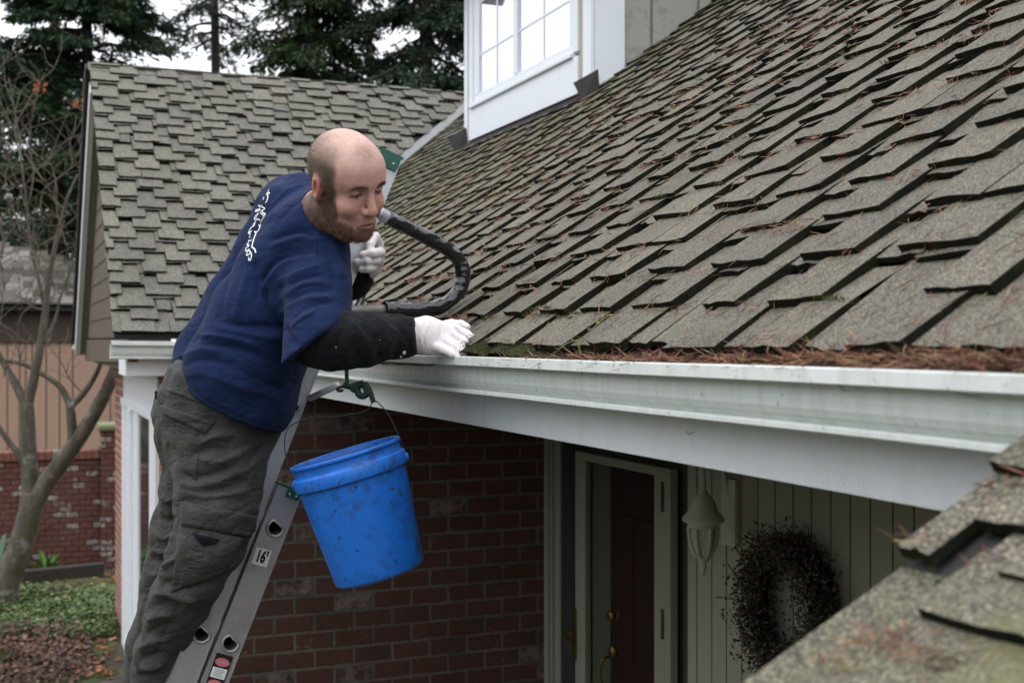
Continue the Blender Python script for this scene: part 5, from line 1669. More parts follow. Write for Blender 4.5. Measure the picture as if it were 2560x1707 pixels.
# beard: along the jaw from the sideburn, over the chin, thin moustache
jawband = sstep(-.010, -.030, qz + .10 * (qx - .03) * 0) * sstep(.030, .044, qay) * sstep(.070, .045, qx)
burn = np.exp(-((qx - .026) / .017) ** 2) * sstep(.044, .054, qay) * sstep(.026, .010, qz) * sstep(-.085, -.06, qz)
lowj = sstep(-.076, -.092, qz) * sstep(-.02, .0, qx)
undr = sstep(-.050 - .5 * .02, -.078, qz - .35 * (.06 - qx)) * sstep(.024, .036, qay) * sstep(-.015, .005, qx)
chinb = np.exp(-((qy) / .024) ** 2) * sstep(-.083, -.092, qz) * sstep(.05, .065, qx)
must = np.exp(-((qay - .014) / .016) ** 2 - ((qz + .053) / .006) ** 2) * sstep(.085, .095, qx)
undr = undr * sstep(-.012, .010, qx + .25 * (qz + .08))
lowj = lowj * sstep(-.005, .020, qx)
beard_d = np.clip(np.maximum.reduce([jawband * sstep(.062, .044, qx), burn, lowj, undr, chinb * .9]), 0, 1) * (1 - np.clip(ear, 0, 1)) * sstep(-.150, -.128, qz)
lips = np.exp(-((qz + .0675) / .0085) ** 2 - (qy / .021) ** 2) * sstep(.088, .095, qx)
beard_d *= (1 - np.clip(lips * 1.4, 0, 1))
paint(np.clip(beard_d * (.88 + .12 * nzz), 0, .95), (.052, .024, .015))
paint(must * .55, (.19, .090, .060))
paint(np.clip(lips * .75, 0, 1), (.40, .165, .140))
slit = np.exp(-((qz + .0676 + .0045 * (qay / .020) ** 2) / .0026) ** 2 - (qy / .020) ** 4) * sstep(.085, .092, qx)
paint(np.clip(slit * 1.1, 0, 1), (.035, .010, .010))
# brows, lash line of the lowered lids
brow = np.exp(-((qz - (.036 - .006 * ((qay - .03) / .02) ** 2)) / .0050) ** 2) * sstep(.010, .016, qay) * sstep(.055, .046, qay) * sstep(.06, .07, qx)
paint(np.clip(brow * .80, 0, 1), (.135, .075, .050))
eyeop = np.clip(1.25 - ((qay - .033) / .0125) ** 2 - ((qz - .0078) / .0034) ** 2, 0, 1) ** .5 * sstep(.06, .07, qx)
paint(np.clip(eyeop, 0, 1) * .9, (.36, .30, .285))
paint(np.clip(1.3 - ((qay - .033) / .0052) ** 2 - ((qz - .0072) / .0038) ** 2, 0, 1) * sstep(.06, .07, qx), (.030, .026, .024))
lash = np.exp(-((qz - (.0118 - .0030 * ((qay - .033) / .014) ** 2)) / .0022) ** 2) * sstep(.016, .020, qay) * sstep(.052, .048, qay) * sstep(.06, .07, qx)
paint(np.clip(lash * 1.0, 0, 1), (.028, .016, .014))
crease = np.exp(-((qz - .0255) / .0022) ** 2) * sstep(.018, .022, qay) * sstep(.052, .046, qay) * sstep(.06, .07, qx)
paint(np.clip(crease * .45, 0, 1), (.24, .125, .10))
paint(blob2((.107, .0075, -.043), (.005, .005, .0035), .9), (.11, .035, .030))
cols *= (1 + .05 * vnoise(ql, 45, 3))[:, None]
cols = np.clip(cols, .004, 1)

# ---- body under the clothes, one continuous figure
def body_fn(p):
    d = shirt_fn(p, 0) + .032
    d = smin(d, trouser_fn(p) + .024, .02)
    d = smin(d, fore_fn(p) + .014, .02)
    d = smin(d, fore2_fn(p) + .010, .02)
    d = smin(d, neck_fn(p), .02)
    return d
FEET = []
allp = R_LEG + L_LEG + R_FORE + L_ARM + [(700, 420, 3.2, 0)]
lo, hi = bbox(allp, .2)
bv, bq = surface_nets(body_fn, lo, hi, .014)
# drop what the finer head mesh already covers
fc = bv[bq].mean(1); inh = np.linalg.norm(fc - HO, axis=1) < .10
bq = bq[~inh]
BV = np.concatenate([hv, bv]); BQ = np.concatenate([hq, bq + len(hv)])
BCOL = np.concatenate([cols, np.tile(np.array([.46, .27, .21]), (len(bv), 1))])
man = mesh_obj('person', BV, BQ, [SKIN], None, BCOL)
tag(man, 'bearded man in navy t-shirt and grey cargo trousers leaning over from the ladder', 'person')

# ---- clothes
lo, hi = bbox([(420, 1090, 3.1), (720, 420, 3.35), (880, 900, 2.7), (880, 600, 3.45), (650, 420, 2.85)], .09)
sv, sq = surface_nets(shirt_fn, lo, hi, .0048)
sv = smooth_mesh(sv, sq, 2)
def C4(x, y): return (400 + x / 2.24, 400 + y / 2.24)
F_SH = []
def fl(pts, wd, amp, T=C4): F_SH.append(([T(*q) for q in pts], wd, amp))
fl([(600, 455), (700, 420), (790, 395), (880, 430)], 9, -.010); fl([(610, 500), (720, 455), (800, 435), (900, 470)], 8, .007)
fl([(640, 530), (740, 505), (850, 500), (930, 560)], 8, -.006)
fl([(560, 700), (590, 640), (660, 560), (760, 525), (880, 520)], 7, -.011); fl([(575, 700), (640, 620), (720, 565), (860, 545)], 7, .005)
fl([(590, 700), (600, 780), (650, 880), (720, 980), (770, 1060)], 10, -.015)
fl([(650, 690), (760, 640), (900, 590)], 8, .006); fl([(650, 730), (780, 670), (930, 640)], 7, -.006); fl([(660, 790), (790, 700), (940, 690)], 7, .006)
fl([(680, 830), (800, 745), (960, 730)], 7, -.005); fl([(665, 870), (780, 790), (975, 770)], 7, .006); fl([(730, 900), (830, 820), (985, 800)], 6, -.005)
fl([(735, 930), (800, 880), (880, 850)], 5, .004)
fl([(620, 260), (700, 180), (820, 130)], 6, .004); fl([(600, 300), (690, 200), (820, 160)], 5, -.004); fl([(640, 380), (720, 280), (830, 200)], 8, -.004)
fl([(500, 600), (470, 700), (440, 800), (420, 900)], 12, .006); fl([(530, 560), (545, 680), (540, 800)], 12, -.006); fl([(400, 600), (370, 700), (345, 830), (350, 900)], 12, -.005)
fl([(340, 900), (450, 930), (600, 930), (720, 950)], 10, -.007); fl([(300, 940), (430, 960), (580, 990), (700, 1000)], 10, .006)
fl([(215, 990), (330, 990), (450, 1010), (560, 1050)], 8, .009); fl([(225, 1040), (340, 1040), (480, 1070), (600, 1110)], 9, -.007)
fl([(140, 1040), (190, 1010), (230, 985)], 9, -.006); fl([(60, 1140), (150, 1090), (260, 1060), (350, 1080)], 10, .007); fl([(100, 1170), (220, 1120), (340, 1130), (460, 1150)], 9, -.006)
fl([(130, 1210), (260, 1200), (420, 1260), (560, 1330)], 11, .005); fl([(330, 1160), (470, 1190), (600, 1250), (720, 1290)], 11, -.005); fl([(430, 1260), (560, 1300), (700, 1360)], 10, .004)
fl([(80, 1180), (200, 1300), (350, 1400), (520, 1470), (700, 1510)], 5, -.003)
fl([(860, 300), (900, 360), (960, 420), (1010, 470)], 6, .006); fl([(820, 260), (870, 350), (930, 430)], 6, -.004); fl([(960, 470), (1000, 560), (1020, 680)], 8, .006); fl([(920, 480), (960, 580), (985, 700)], 7, -.006)
sv = fold(sv, sq, F_SH, .0016, 3, (.06, .18))
sv = smooth_mesh(sv, sq, 1, .4)
shirt = mesh_obj('t_shirt', sv, sq, [NAVY], man)
lo, hi = bbox([(760, 930, 2.75), (1060, 740, 2.95)], .09)
fv, fq = surface_nets(fore_fn, lo, hi, .0048)
F_SL = []
C3 = lambda x, y: (860 + x / 4.3556, 560 + y / 4.3556)
for k in range(8):
    x0 = 800 + k * 27
    F_SL.append(([(x0 + 12, 790), (x0, 830), (x0 - 14, 870), (x0 - 10, 905)], 6, .0035 if k % 2 else -.004))
F_SL.append(([(870, 905), (930, 895), (1000, 880)], 7, -.003))
fv = fold(fv, fq, F_SL, .0014, 5, (.03, .09))
sl_ = mesh_obj('undershirt_sleeve', fv, fq, [BLKC], man)
lo, hi = bbox([(800, 780, 3.3), (940, 580, 3.5)], .08)
fv, fq = surface_nets(fore2_fn, lo, hi, .007)
mesh_obj('undershirt_sleeve', fv, fq, [BLKC], man)
mb = MB()
def on_mesh(bvh, x, y, lift=.001, tdef=3.0):
    d = ray(x, y); o = Vector(CAM); hit = bvh.ray_cast(o, Vector(nrm(d)))
    if hit[0] is None: return None
    nn = hit[1]
    return np.array(hit[0] + nn * lift), np.array(nn)
bv_sl = BVHTree.FromPolygons(fv.tolist(), fq.tolist())

# trousers
lo, hi = bbox(R_LEG + L_LEG + [(400, 920, 3.3), (680, 920, 2.95)], .14)
tv, tq = surface_nets(trouser_fn, lo, hi, .0055)
tv = smooth_mesh(tv, tq, 2)
C5 = lambda x, y: (290 + x / 1.9933, 920 + y / 1.9933)
F_TR = []
def ft(pts, wd, amp): F_TR.append(([C5(*q) for q in pts], wd, amp))
ft([(420, 380), (500, 340), (600, 330)], 8, .006); ft([(360, 440), (460, 400), (560, 400)], 8, -.006); ft([(410, 450), (500, 470), (600, 430), (700, 380)], 8, .006)
ft([(330, 520), (400, 540), (520, 520), (640, 460)], 8, -.006); ft([(420, 560), (520, 560), (640, 500), (740, 420)], 7, .005); ft([(420, 610), (540, 600), (660, 560)], 8, -.006); ft([(340, 620), (440, 640), (560, 630), (690, 600)], 7, .005)
ft([(320, 570), (400, 590), (500, 580)], 6, .004); ft([(580, 300), (560, 420), (545, 540), (530, 680)], 2.5, -.003)
ft([(570, 540), (650, 480), (720, 410), (760, 350)], 5, -.004)
ft([(240, 1000), (280, 960), (320, 940)], 7, .008); ft([(230, 1060), (290, 1080), (340, 1110)], 8, -.008); ft([(190, 1130), (260, 1120), (330, 1140), (420, 1150)], 8, .006)
ft([(170, 1190), (250, 1170), (340, 1190)], 9, -.006); ft([(150, 1260), (220, 1230), (300, 1230)], 9, .006); ft([(140, 1330), (210, 1290), (290, 1280)], 9, -.005); ft([(110, 1400), (190, 1360), (280, 1340)], 9, .006)
ft([(110, 1450), (180, 1430), (260, 1410)], 8, -.006); ft([(120, 1490), (180, 1490), (250, 1470)], 8, .007); ft([(100, 1530), (170, 1530), (240, 1530)], 7, -.007)
ft([(330, 1150), (270, 1260), (220, 1370), (180, 1480)], 2.5, -.003)
ft([(230, 640), (260, 660), (300, 640)], 7, .006); ft([(220, 740), (250, 760), (300, 740)], 7, -.007); ft([(200, 830), (240, 850), (290, 830)], 7, .007); ft([(170, 900), (220, 920), (270, 900)], 7, .006); ft([(160, 940), (210, 960), (260, 950)], 6, -.008)
ft([(140, 1010), (180, 1030), (230, 1020)], 8, .005); ft([(300, 1000), (330, 1080), (380, 1110)], 6, -.006)
KF = 2.0
tv = fold(tv, tq, F_TR, .0030, 9, (.045, .13))
KF = 1.15
tv = smooth_mesh(tv, tq, 1, .35)
trs = mesh_obj('trousers', tv, tq, [GREYC], man)
bv_tr = BVHTree.FromPolygons(tv.tolist(), tq.tolist())
bv_sh = BVHTree.FromPolygons(sv.tolist(), sq.tolist())
def patch(name, quad, th, mt, parent, bvh, nu=14, nv=8, puff=0.0):
    """piece of cloth sewn on: four corners (photo points on the garment's street side), real thickness"""
    A, B, C_, D_ = [np.array(q, float) for q in quad]; rows = []; last = None
    for j in range(nv + 1):
        for i in range(nu + 1):
            u, v = i / nu, j / nv
            p = (A * (1 - u) + B * u) * (1 - v) + (D_ * (1 - u) + C_ * u) * v
            h_ = on_mesh(bvh, p[0], p[1], 0)
            if h_ is None:
                rows.append((None, p)); continue
            rows.append(h_)
    ts = [np.dot(h[0] - CAM, vv) for h in rows if h[0] is not None]; tm = float(np.median(ts))
    top, bot = [], []
    for k, (h, nn) in enumerate(rows):
        i, j = k % (nu + 1), k // (nu + 1); e = min(1, 4 * min(i / nu, 1 - i / nu)) * min(1, 3 * min(j / nv, 1 - j / nv) + .3)
        if h is None: h = at(nn[0], nn[1], tm); nn = -vv
        nn = nrm(nn * .6 - vv * .4)
        top.append(h + nn * (th + puff * e)); bot.append(h - nn * .004)
    w1 = nu + 1; n_ = len(top)
    F = [(j * w1 + i, j * w1 + i + 1, (j + 1) * w1 + i + 1, (j + 1) * w1 + i) for j in range(nv) for i in range(nu)]
    F = [f[::-1] for f in F]
    rim = [i for i in range(nu + 1)] + [j * w1 + nu for j in range(1, nv + 1)] + [nv * w1 + i for i in range(nu - 1, -1, -1)] + [j * w1 for j in range(nv - 1, 0, -1)]
    F += [(rim[k], rim[(k + 1) % len(rim)], n_ + rim[(k + 1) % len(rim)], n_ + rim[k]) for k in range(len(rim))]
    m_ = MB(); m_.add(top + bot, F, 0, True); return m_.build(name, [mt], parent)
patch('rear_pocket_flap', [(399, 1011), (537, 1054), (513, 1084), (413, 1036)], .0042, GREYC, trs, bv_tr, 14, 4, .0)
patch('cargo_pocket', [(450, 1305), (612, 1345), (556, 1432), (428, 1480)], .004, GREYC, trs, bv_tr, 16, 12, .008)
patch('cargo_pocket_flap', [(456, 1253), (638, 1288), (629, 1342), (455, 1309)], .0095, GREYC, trs, bv_tr, 18, 6, .0)
patch('side_tab', [(462, 1128), (497, 1134), (492, 1202), (458, 1172)], .003, GREYC, trs, bv_tr, 6, 8, .0)
patch('waistband', [(420, 968), (560, 1020), (557, 1028), (417, 977)], .002, GREYC, trs, bv_tr, 14, 2, .0)
patch('pocket_mouth', [(486, 1331), (548, 1345), (540, 1356), (512, 1362)], .0150, BLKC, trs, bv_tr, 8, 4, .0)  # black patch standing in for the shaded pocket opening
BUCK = mat('black_plastic', (.012, .012, .013), .35, .1)
mb = MB(); c = at(401, 986, 3.10); mb.obox(c, rr_, vv, zz, -.010, .016, -.02, .02, -.012, .012); mb.build('belt_clip', [BUCK], trs, bevel=.004)
# stitched seams standing a hair proud of the cloth
def seam(parent, bvh, pts, w_, mt, name, lift=.0012, build=None):
    P = soft([(a, b, 0) for a, b in pts], 6); Q = [on_mesh(bvh, p[0], p[1], lift) for p in P]; Q = [q for q in Q if q is not None]
    if len(Q) < 2: return
    C_ = np.array([q[0] for q in Q]); Nn = np.array([q[1] for q in Q]); T = np.gradient(C_, axis=0); V = []
    for c, nn, t in zip(C_, Nn, T):
        s_ = nrm(np.cross(nn, t)); V += [c - s_ * w_ / 2 - nn * lift * .5, c + nn * lift * .4, c + s_ * w_ / 2 - nn * lift * .5]
    F = []
    for k in range(len(C_) - 1):
        a = 3 * k; F += [(a, a + 1, a + 4, a + 3), (a + 1, a + 2, a + 5, a + 4)]
    (build or MB()).add(V, F, 0, True)
    return True
# white print on the back of the shirt, traced stroke by stroke
PRINT = mat('white_shirt_print', (.80, .80, .80), .7, .03)
C2 = lambda x, y: (600 + x / 6.273, 430 + y / 6.273)
STR = [[(448, 288), (452, 298)], [(466, 345), (440, 322), (424, 350), (437, 375), (432, 430), (402, 490)], [(378, 398), (366, 440)],
       [(292, 528), (322, 545), (300, 585), (252, 600), (246, 622), (300, 604), (322, 580)], [(352, 512), (344, 545), (392, 575), (356, 604), (330, 612)],
       [(326, 605), (366, 640), (408, 660)], [(318, 640), (350, 668), (384, 700)], [(350, 640), (396, 672)], [(300, 640), (252, 682), (226, 722), (236, 748), (262, 700), (292, 652)],
       [(404, 664), (366, 720), (330, 785), (322, 850), (296, 832), (312, 868), (282, 930), (246, 946), (226, 932), (250, 962), (216, 1062), (190, 1165), (202, 1190), (230, 1210), (249, 1272)],
       [(322, 768), (290, 742), (256, 752), (240, 792), (206, 832), (232, 800), (226, 840), (180, 872), (140, 940), (136, 960), (186, 928), (150, 962), (166, 990)],
       [(148, 1015), (158, 1030)], [(138, 1078), (150, 1090)], [(172, 1074), (178, 1084)], [(142, 1108), (114, 1142), (142, 1160), (96, 1200), (92, 1240), (120, 1232), (152, 1208)],
       [(152, 1212), (118, 1262), (106, 1304), (140, 1296), (166, 1256), (150, 1240)], [(176, 1270), (182, 1320), (164, 1382), (138, 1376), (142, 1336)]]
pm = MB()
for st_ in STR: seam(shirt, bv_sh, [C2(*q) for q in st_], .0034, PRINT, 'p', .0010, pm)
pm.build('shirt_print', [PRINT], shirt)
sm2 = MB()
for pl in ([C4(870, 440), C4(880, 500), C4(876, 530)], [C4(70, 1195), C4(200, 1315), C4(350, 1412), C4(520, 1482), C4(705, 1520)], [C4(745, 930), C4(800, 885), C4(870, 845)]):
    seam(shirt, bv_sh, pl, .003, NAVY, 's', .0016, sm2)
sm2.build_each('stitching', [NAVY], shirt)
# collar rib round the neck
cm = MB()
ca_, cb_ = at(862, 500, 2.86), at(775, 562, 3.05); ax_ = nrm(cb_ - ca_);  c0 = at(818, 541, 2.955)
e1 = nrm(np.cross(ax_, zz)); e2 = np.cross(ax_, e1)
ring = [c0 + (e1 * math.cos(a) + e2 * math.sin(a) ) * .0675 + ax_ * .012 * math.cos(a * 2) for a in np.linspace(0, 2 * math.pi, 41)]
cm.tube(ring, .0075, 8, caps=False); cm.build('collar', [NAVY], shirt)
# specks of gutter grit on the black sleeve
gm = MB()
GR = mat('gutter_grit', (.42, .42, .40), .9, .1)
lo, hi = bbox([(760, 930, 2.75), (1060, 740, 2.95)], .09)
v_, q_ = surface_nets(fore_fn, lo, hi, .008); bvf = BVHTree.FromPolygons(v_.tolist(), q_.tolist())
for x, y, r_ in ((1010, 881, .0045), (1002, 891, .0028), (880, 810, .0016), (822, 830, .0014), (840, 868, .0012), (950, 850, .001)):
    h_ = on_mesh(bvf, x, y, .0005)
    if h_ is not None: gm.ball(h_[0], r_, 0, 5, (1, .6, 1.2))
gm.build_each('grit', [GR], sl_)

# ---- gloves, five fingers each
def rh_fn(p):
    d = chain(p, [(1040, 838, 2.925, .041), (1062, 838, 2.935, .042)])
    d = smin(d, chain(p, [(1070, 826, 2.935, .030), (1128, 826, 2.93, .016)]), .020)
    d = smin(d, chain(p, [(1070, 846, 2.93, .033), (1116, 852, 2.92, .018)]), .020)
    d = smin(d, chain(p, [(1080, 862, 2.92, .024), (1100, 872, 2.91, .015)]), .015)
    for f_ in ([(1128, 818, 2.945, .0135), (1166, 836, 2.935, .0112), (1184, 850, 2.925, .0100), (1198, 864, 2.915, .0085)],
               [(1122, 834, 2.925, .0135), (1156, 852, 2.905, .0115), (1172, 866, 2.895, .0102), (1182, 878, 2.89, .009)],
               [(1112, 852, 2.91, .0130), (1140, 866, 2.89, .0112), (1154, 876, 2.88, .0098), (1164, 886, 2.875, .0085)],
               [(1094, 868, 2.90, .0125), (1120, 878, 2.88, .0102), (1134, 886, 2.87, .0088), (1146, 892, 2.865, .0078)]):
        d = smin(d, chain(p, f_, .004), .0045)
    th = chain(p, [(1090, 822, 2.97, .017), (1128, 812, 2.99, .0135), (1152, 812, 2.985, .0112), (1166, 818, 2.975, .0095)], .004)
    return smin(d, th, .006)
lo, hi = bbox([(1025, 780, 2.99), (1205, 905, 2.86)], .035)
gv, gq = surface_nets(rh_fn, lo, hi, .0021)
C3f = [([C3(1060, 1110), C3(1050, 1200), C3(1040, 1260)], 2.0, -.0014), ([C3(850, 1080), C3(830, 1200), C3(850, 1330)], 2.2, .0015), ([C3(880, 1090), C3(862, 1200), C3(880, 1340)], 2.2, -.0015), ([C3(905, 1100), C3(892, 1200), C3(905, 1350)], 2.2, .0013), ([C3(930, 1120), C3(920, 1220), C3(930, 1380)], 2.2, -.0012), ([C3(820, 1130), C3(800, 1220), C3(820, 1320)], 2.2, -.0013), ([C3(1130, 1120), C3(1190, 1180), C3(1240, 1250)], 2.0, .001)]
gv = fold(gv, gq, C3f, .0003, 12, (.012, .04))
mesh_obj('glove', gv, gq, [GLOVE], man)
# far hand closed round the near rail
def lh_fn(p):
    d = chain(p, [(922, 664, 3.33, .036), (930, 640, 3.31, .032), (934, 618, 3.30, .026)])
    for f_ in ([(944, 640, 3.30, .013), (948, 610, 3.24, .0125), (938, 592, 3.205, .0118), (926, 612, 3.185, .0105), (926, 622, 3.18, .010)],
               [(952, 632, 3.29, .0135), (950, 630, 3.215, .0130), (930, 634, 3.175, .0122), (908, 638, 3.175, .0110)],
               [(946, 650, 3.29, .0135), (940, 650, 3.21, .0125), (918, 653, 3.175, .0118), (894, 656, 3.18, .0105)],
               [(934, 668, 3.29, .0125), (930, 668, 3.215, .0115), (918, 671, 3.18, .0105), (904, 673, 3.18, .0095)],
               [(905, 650, 3.32, .016), (872, 622, 3.30, .013), (852, 606, 3.28, .0115)]):
        d = smin(d, chain(p, f_, .004), .0045)
    return d
lo, hi = bbox([(845, 570, 3.40), (975, 700, 3.13)], .035)
gv, gq = surface_nets(lh_fn, lo, hi, .0024)
gv = fold(gv, gq, [], .0002, 13, (.012, .04))
mesh_obj('glove', gv, gq, [GLOVE], man)

# ---- boots on the rung
BOOT = mat('dark_boot', (.035, .028, .022), .7, .2, 20)
rz = LO[2] - PITCH * le1[2] + .022; rx = (LO - le1 * PITCH + le2 * (FLY_B + RW / 2))[0]
bm_ = MB()
for k, leg in enumerate((R_LEG, L_LEG)):
    ank = at(*leg[-1][:3]); yy_ = LAD_Y + (.10 if k == 0 else .29)
    def boot_fn(p):
        d = sd_cone(p, (rx - .10, yy_, rz + .045), (rx + .12, yy_, rz + .035), .045, .036)
        d = smin(d, sd_cone(p, (rx - .085, yy_, rz + .05), ank, .046, .056), .03)
        return smax(d, -(p[:, 2] - rz), .004)
    v_, q_ = surface_nets(boot_fn, np.array([rx - .2, min(yy_, ank[1]) - .12, rz - .02]), np.array([rx + .22, max(yy_, ank[1]) + .12, ank[2] + .08]), .009)
    mesh_obj('boot', v_, q_, [BOOT], man)

# ---- cropped hair, beard, brows: short strands rooted in the skin
def strands(name, dens, count, ln, wd, mt, flow, seed, jit=.5):
    r_ = random.Random(seed); fcen = ql[hq].mean(1); w_ = dens[hq].mean(1)
    hn = vnormals(ql, hq); fnn = hn[hq].mean(1)
    pr = w_ / w_.sum(); ids = np.random.RandomState(seed).choice(len(hq), count, p=pr)
    V, F = [], []
    for i in ids:
        a, b, c_, d_ = ql[hq[i]]; u, v = r_.random(), r_.random()
        p = (a * (1 - u) + b * u) * (1 - v) + (d_ * (1 - u) + c_ * u) * v
        nn = nrm(fnn[i]); L = ln * r_.uniform(.6, 1.25)
        g = nrm(nn * flow[0] + np.array(flow[1](p)) + np.array([r_.gauss(0, 1), r_.gauss(0, 1), r_.gauss(0, 1)]) * jit * .4)
        s_ = nrm(np.cross(g, nn) + 1e-6) * wd; k = len(V)
        V += [h2w(p - s_ - nn * .0006), h2w(p + s_ - nn * .0006), h2w(p + g * L)]; F.append((k, k + 1, k + 2))
    m_ = MB(); m_.add(V, F); return m_.build(name, [mt], man)
HAIRM = leaf_mat('cropped_brown_hair', [(0, (.050, .034, .024)), (.6, (.105, .072, .050)), (1, (.19, .135, .092))], .6)
BEARDM = leaf_mat('auburn_beard', [(0, (.034, .015, .010)), (.6, (.085, .036, .021)), (1, (.18, .080, .044))], .55)
strands('hair', np.clip(np.maximum.reduce([hair_d * sstep(.15, .09, qz), fore * .9, hair_d * .7]), 0, 1), 24000, .0042, .00030, HAIRM, (.55, lambda p: (-.5, 0, -.5)), 1)
strands('beard', np.clip(beard_d + must * .25, 0, 1), 6500, .0085, .0004, BEARDM, (.7, lambda p: (.1, 0, -.9)), 2)
strands('eyebrows', np.clip(brow, 0, 1) ** 1.5, 420, .006, .0004, BEARDM, (.5, lambda p: (0, 1.0 if p[1] > 0 else -1.0, .1)), 3)
# ================================================================== NEEDLES, MOSS, SMALL THINGS ON THE ROOF AND IN THE GUTTER
NEEDM = leaf_mat('fallen_needles', [(0, (.028, .017, .012)), (.35, (.12, .052, .031)), (.7, (.26, .112, .066)), (.9, (.40, .23, .145)), (1, (.20, .21, .09))], .7)
def needle(mb, p, d, ln, wd, curve, rnd):
    d = nrm(d); a = np.cross(d, (0.3, 0.2, 1.0)); a = nrm(a); b = np.cross(d, a)
    V = []
    cv = (a * rnd.uniform(-1, 1) + b * rnd.uniform(-1, 1)) * curve * ln
    for s_, r_ in ((0, .7), (.5, 1.0), (1.0, .35)):
        c = p + d * ln * s_ + cv * 4 * s_ * (1 - s_)
        for k in range(3):
            t = 2.094 * k
            V.append(c + (a * math.cos(t) + b * math.sin(t)) * wd * .5 * r_)
    F = [(i * 3 + k, i * 3 + (k + 1) % 3, (i + 1) * 3 + (k + 1) % 3, (i + 1) * 3 + k) for i in (0, 1) for k in range(3)]
    mb.add(V, F)
rme = roof.data
bv_roof = BVHTree.FromPolygons([tuple(v.co) for v in rme.vertices], [tuple(p.vertices) for p in rme.polygons])
bv_near = BVHTree.FromPolygons([tuple(v.co) for v in nr.data.vertices], [tuple(p.vertices) for p in nr.data.polygons])
def roof_hit(X, Y, bvh=bv_roof, zf_=zmain, nn=nm):
    o = Vector((X, Y, zf_(X))) + Vector(nn) * .2
    h_ = bvh.ray_cast(o, -Vector(nn))
    return None if h_[0] is None else np.array(h_[0])
rnd = random.Random(101)
# -- bed of needles in the gutter, heaped towards the near end
mb = MB()
def heap(Y):     # height of the heap over the lip
    return -.005 + .009 * max(0, min(1, (2.3 - Y) / .25)) + .034 * max(0, min(1, (1.9 - Y) / .9)) + .010 * max(0, min(1, (2.45 - Y) / .4)) - .012 * max(0, min(1, (Y - 2.6) / .4))
ys = np.linspace(.92, 7.9, 90); V = []
for y in ys:
    for k in range(6):
        x = XE + .016 + k * .024
        hz_ = heap(y) * (.35 + .13 * k) if heap(y) > 0 else heap(y)
        V.append((x, y, ZL - .012 + hz_ + rnd.uniform(-.004, .004)))
mb.add(V, [(i * 6 + k, i * 6 + k + 1, (i + 1) * 6 + k + 1, (i + 1) * 6 + k) for i in range(89) for k in range(5)], 0, True)
tag(mb.build('gutter_sludge', [mat('needle_mulch', (.045, .024, .016), .95, .5, 60, .2, bmp=.8, bscale=200)]), kind='stuff')
mb = MB()
for _ in range(9000):
    u = rnd.random(); Y = .93 + 1.55 * u ** 1.35
    k = rnd.random(); x = XE + .012 + .125 * k
    hz_ = heap(Y); base_ = ZL - .012 + (hz_ * (.35 + .65 * k) if hz_ > 0 else hz_)
    z = base_ + rnd.uniform(-.002, .014)
    az = rnd.gauss(1.4, .9); el = rnd.gauss(.05, .30)
    needle(mb, np.array([x, Y, z]), (math.cos(az) * math.cos(el), math.sin(az) * math.cos(el) * rnd.choice((-1, 1)), math.sin(el)), rnd.uniform(.014, .042), rnd.uniform(.0008, .0017), rnd.uniform(0, .10), rnd)
for _ in range(900):
    Y = rnd.uniform(2.4, 7.5); x = XE + .02 + .11 * rnd.random()
    az = rnd.uniform(0, 6.28); needle(mb, np.array([x, Y, ZL - .020 + rnd.random() * .012]), (math.cos(az), math.sin(az), rnd.uniform(-.1, .3)), rnd.uniform(.02, .05), .0014, .05, rnd)
tag(mb.build('gutter_needles', [NEEDM]), kind='stuff')
# -- needles caught on the shingles
mb = MB()
def lay(X, Y, d, ln, wd, lift, crv, bvh=bv_roof, zf_=zmain, nn=nm):
    h_ = roof_hit(X, Y, bvh, zf_, nn)
    if h_ is None: return
    needle(mb, h_ + np.asarray(nn) * lift, d, ln, wd, crv, rnd)
dn = -sm_
for _ in range(620):                         # clumps hanging at the butts and in the slots
    Y = min(1.0 + rnd.expovariate(1 / 2.0), 7.2); k = int(rnd.random() ** 1.1 * 22)
    ss = k * EXPO - rnd.uniform(.002, .02); X = X0 + max(ss, .002) * sm_[0]
    if X > DX and DY0 < Y < DY1: continue
    n_ = int(rnd.expovariate(1 / 7.0) + 2) + (6 if 2.8 < Y < 5.8 else 0)
    sl_w = rnd.uniform(.01, .06)
    for _2 in range(min(n_, 26)):
        yy = Y + rnd.gauss(0, sl_w); xx = X + rnd.gauss(0, .008)
        mode = rnd.random()
        if mode < .35: d = dn * rnd.uniform(.3, 1) + nm * rnd.uniform(-.2, .5) + np.array([0, rnd.gauss(0, .5), 0])
        elif mode < .8: d = np.array([0, rnd.choice((-1, 1)), 0]) + sm_ * rnd.gauss(0, .8) + nm * rnd.gauss(.1, .25)
        else: d = np.array([rnd.gauss(0, .2), rnd.gauss(0, .3), -1])
        lay(xx, yy, d, rnd.uniform(.012, .036), rnd.uniform(.0009, .0018) * (1 + .12 * max(0, Y - 2)), rnd.uniform(.001, .010), rnd.uniform(0, .12))
for _ in range(1500):                        # single needles and slivers lying about, mostly along the slope
    Y = min(1.0 + rnd.expovariate(1 / 1.5), 7); X = X0 + rnd.random() ** 1.3 * 2.0
    if X > DX and DY0 < Y < DY1: continue
    d = sm_ + np.array([0, rnd.gauss(.0, .8), 0]); 
    lay(X, Y, d, rnd.uniform(.012, .05), rnd.uniform(.0007, .0016), .0012, rnd.uniform(0, .06))
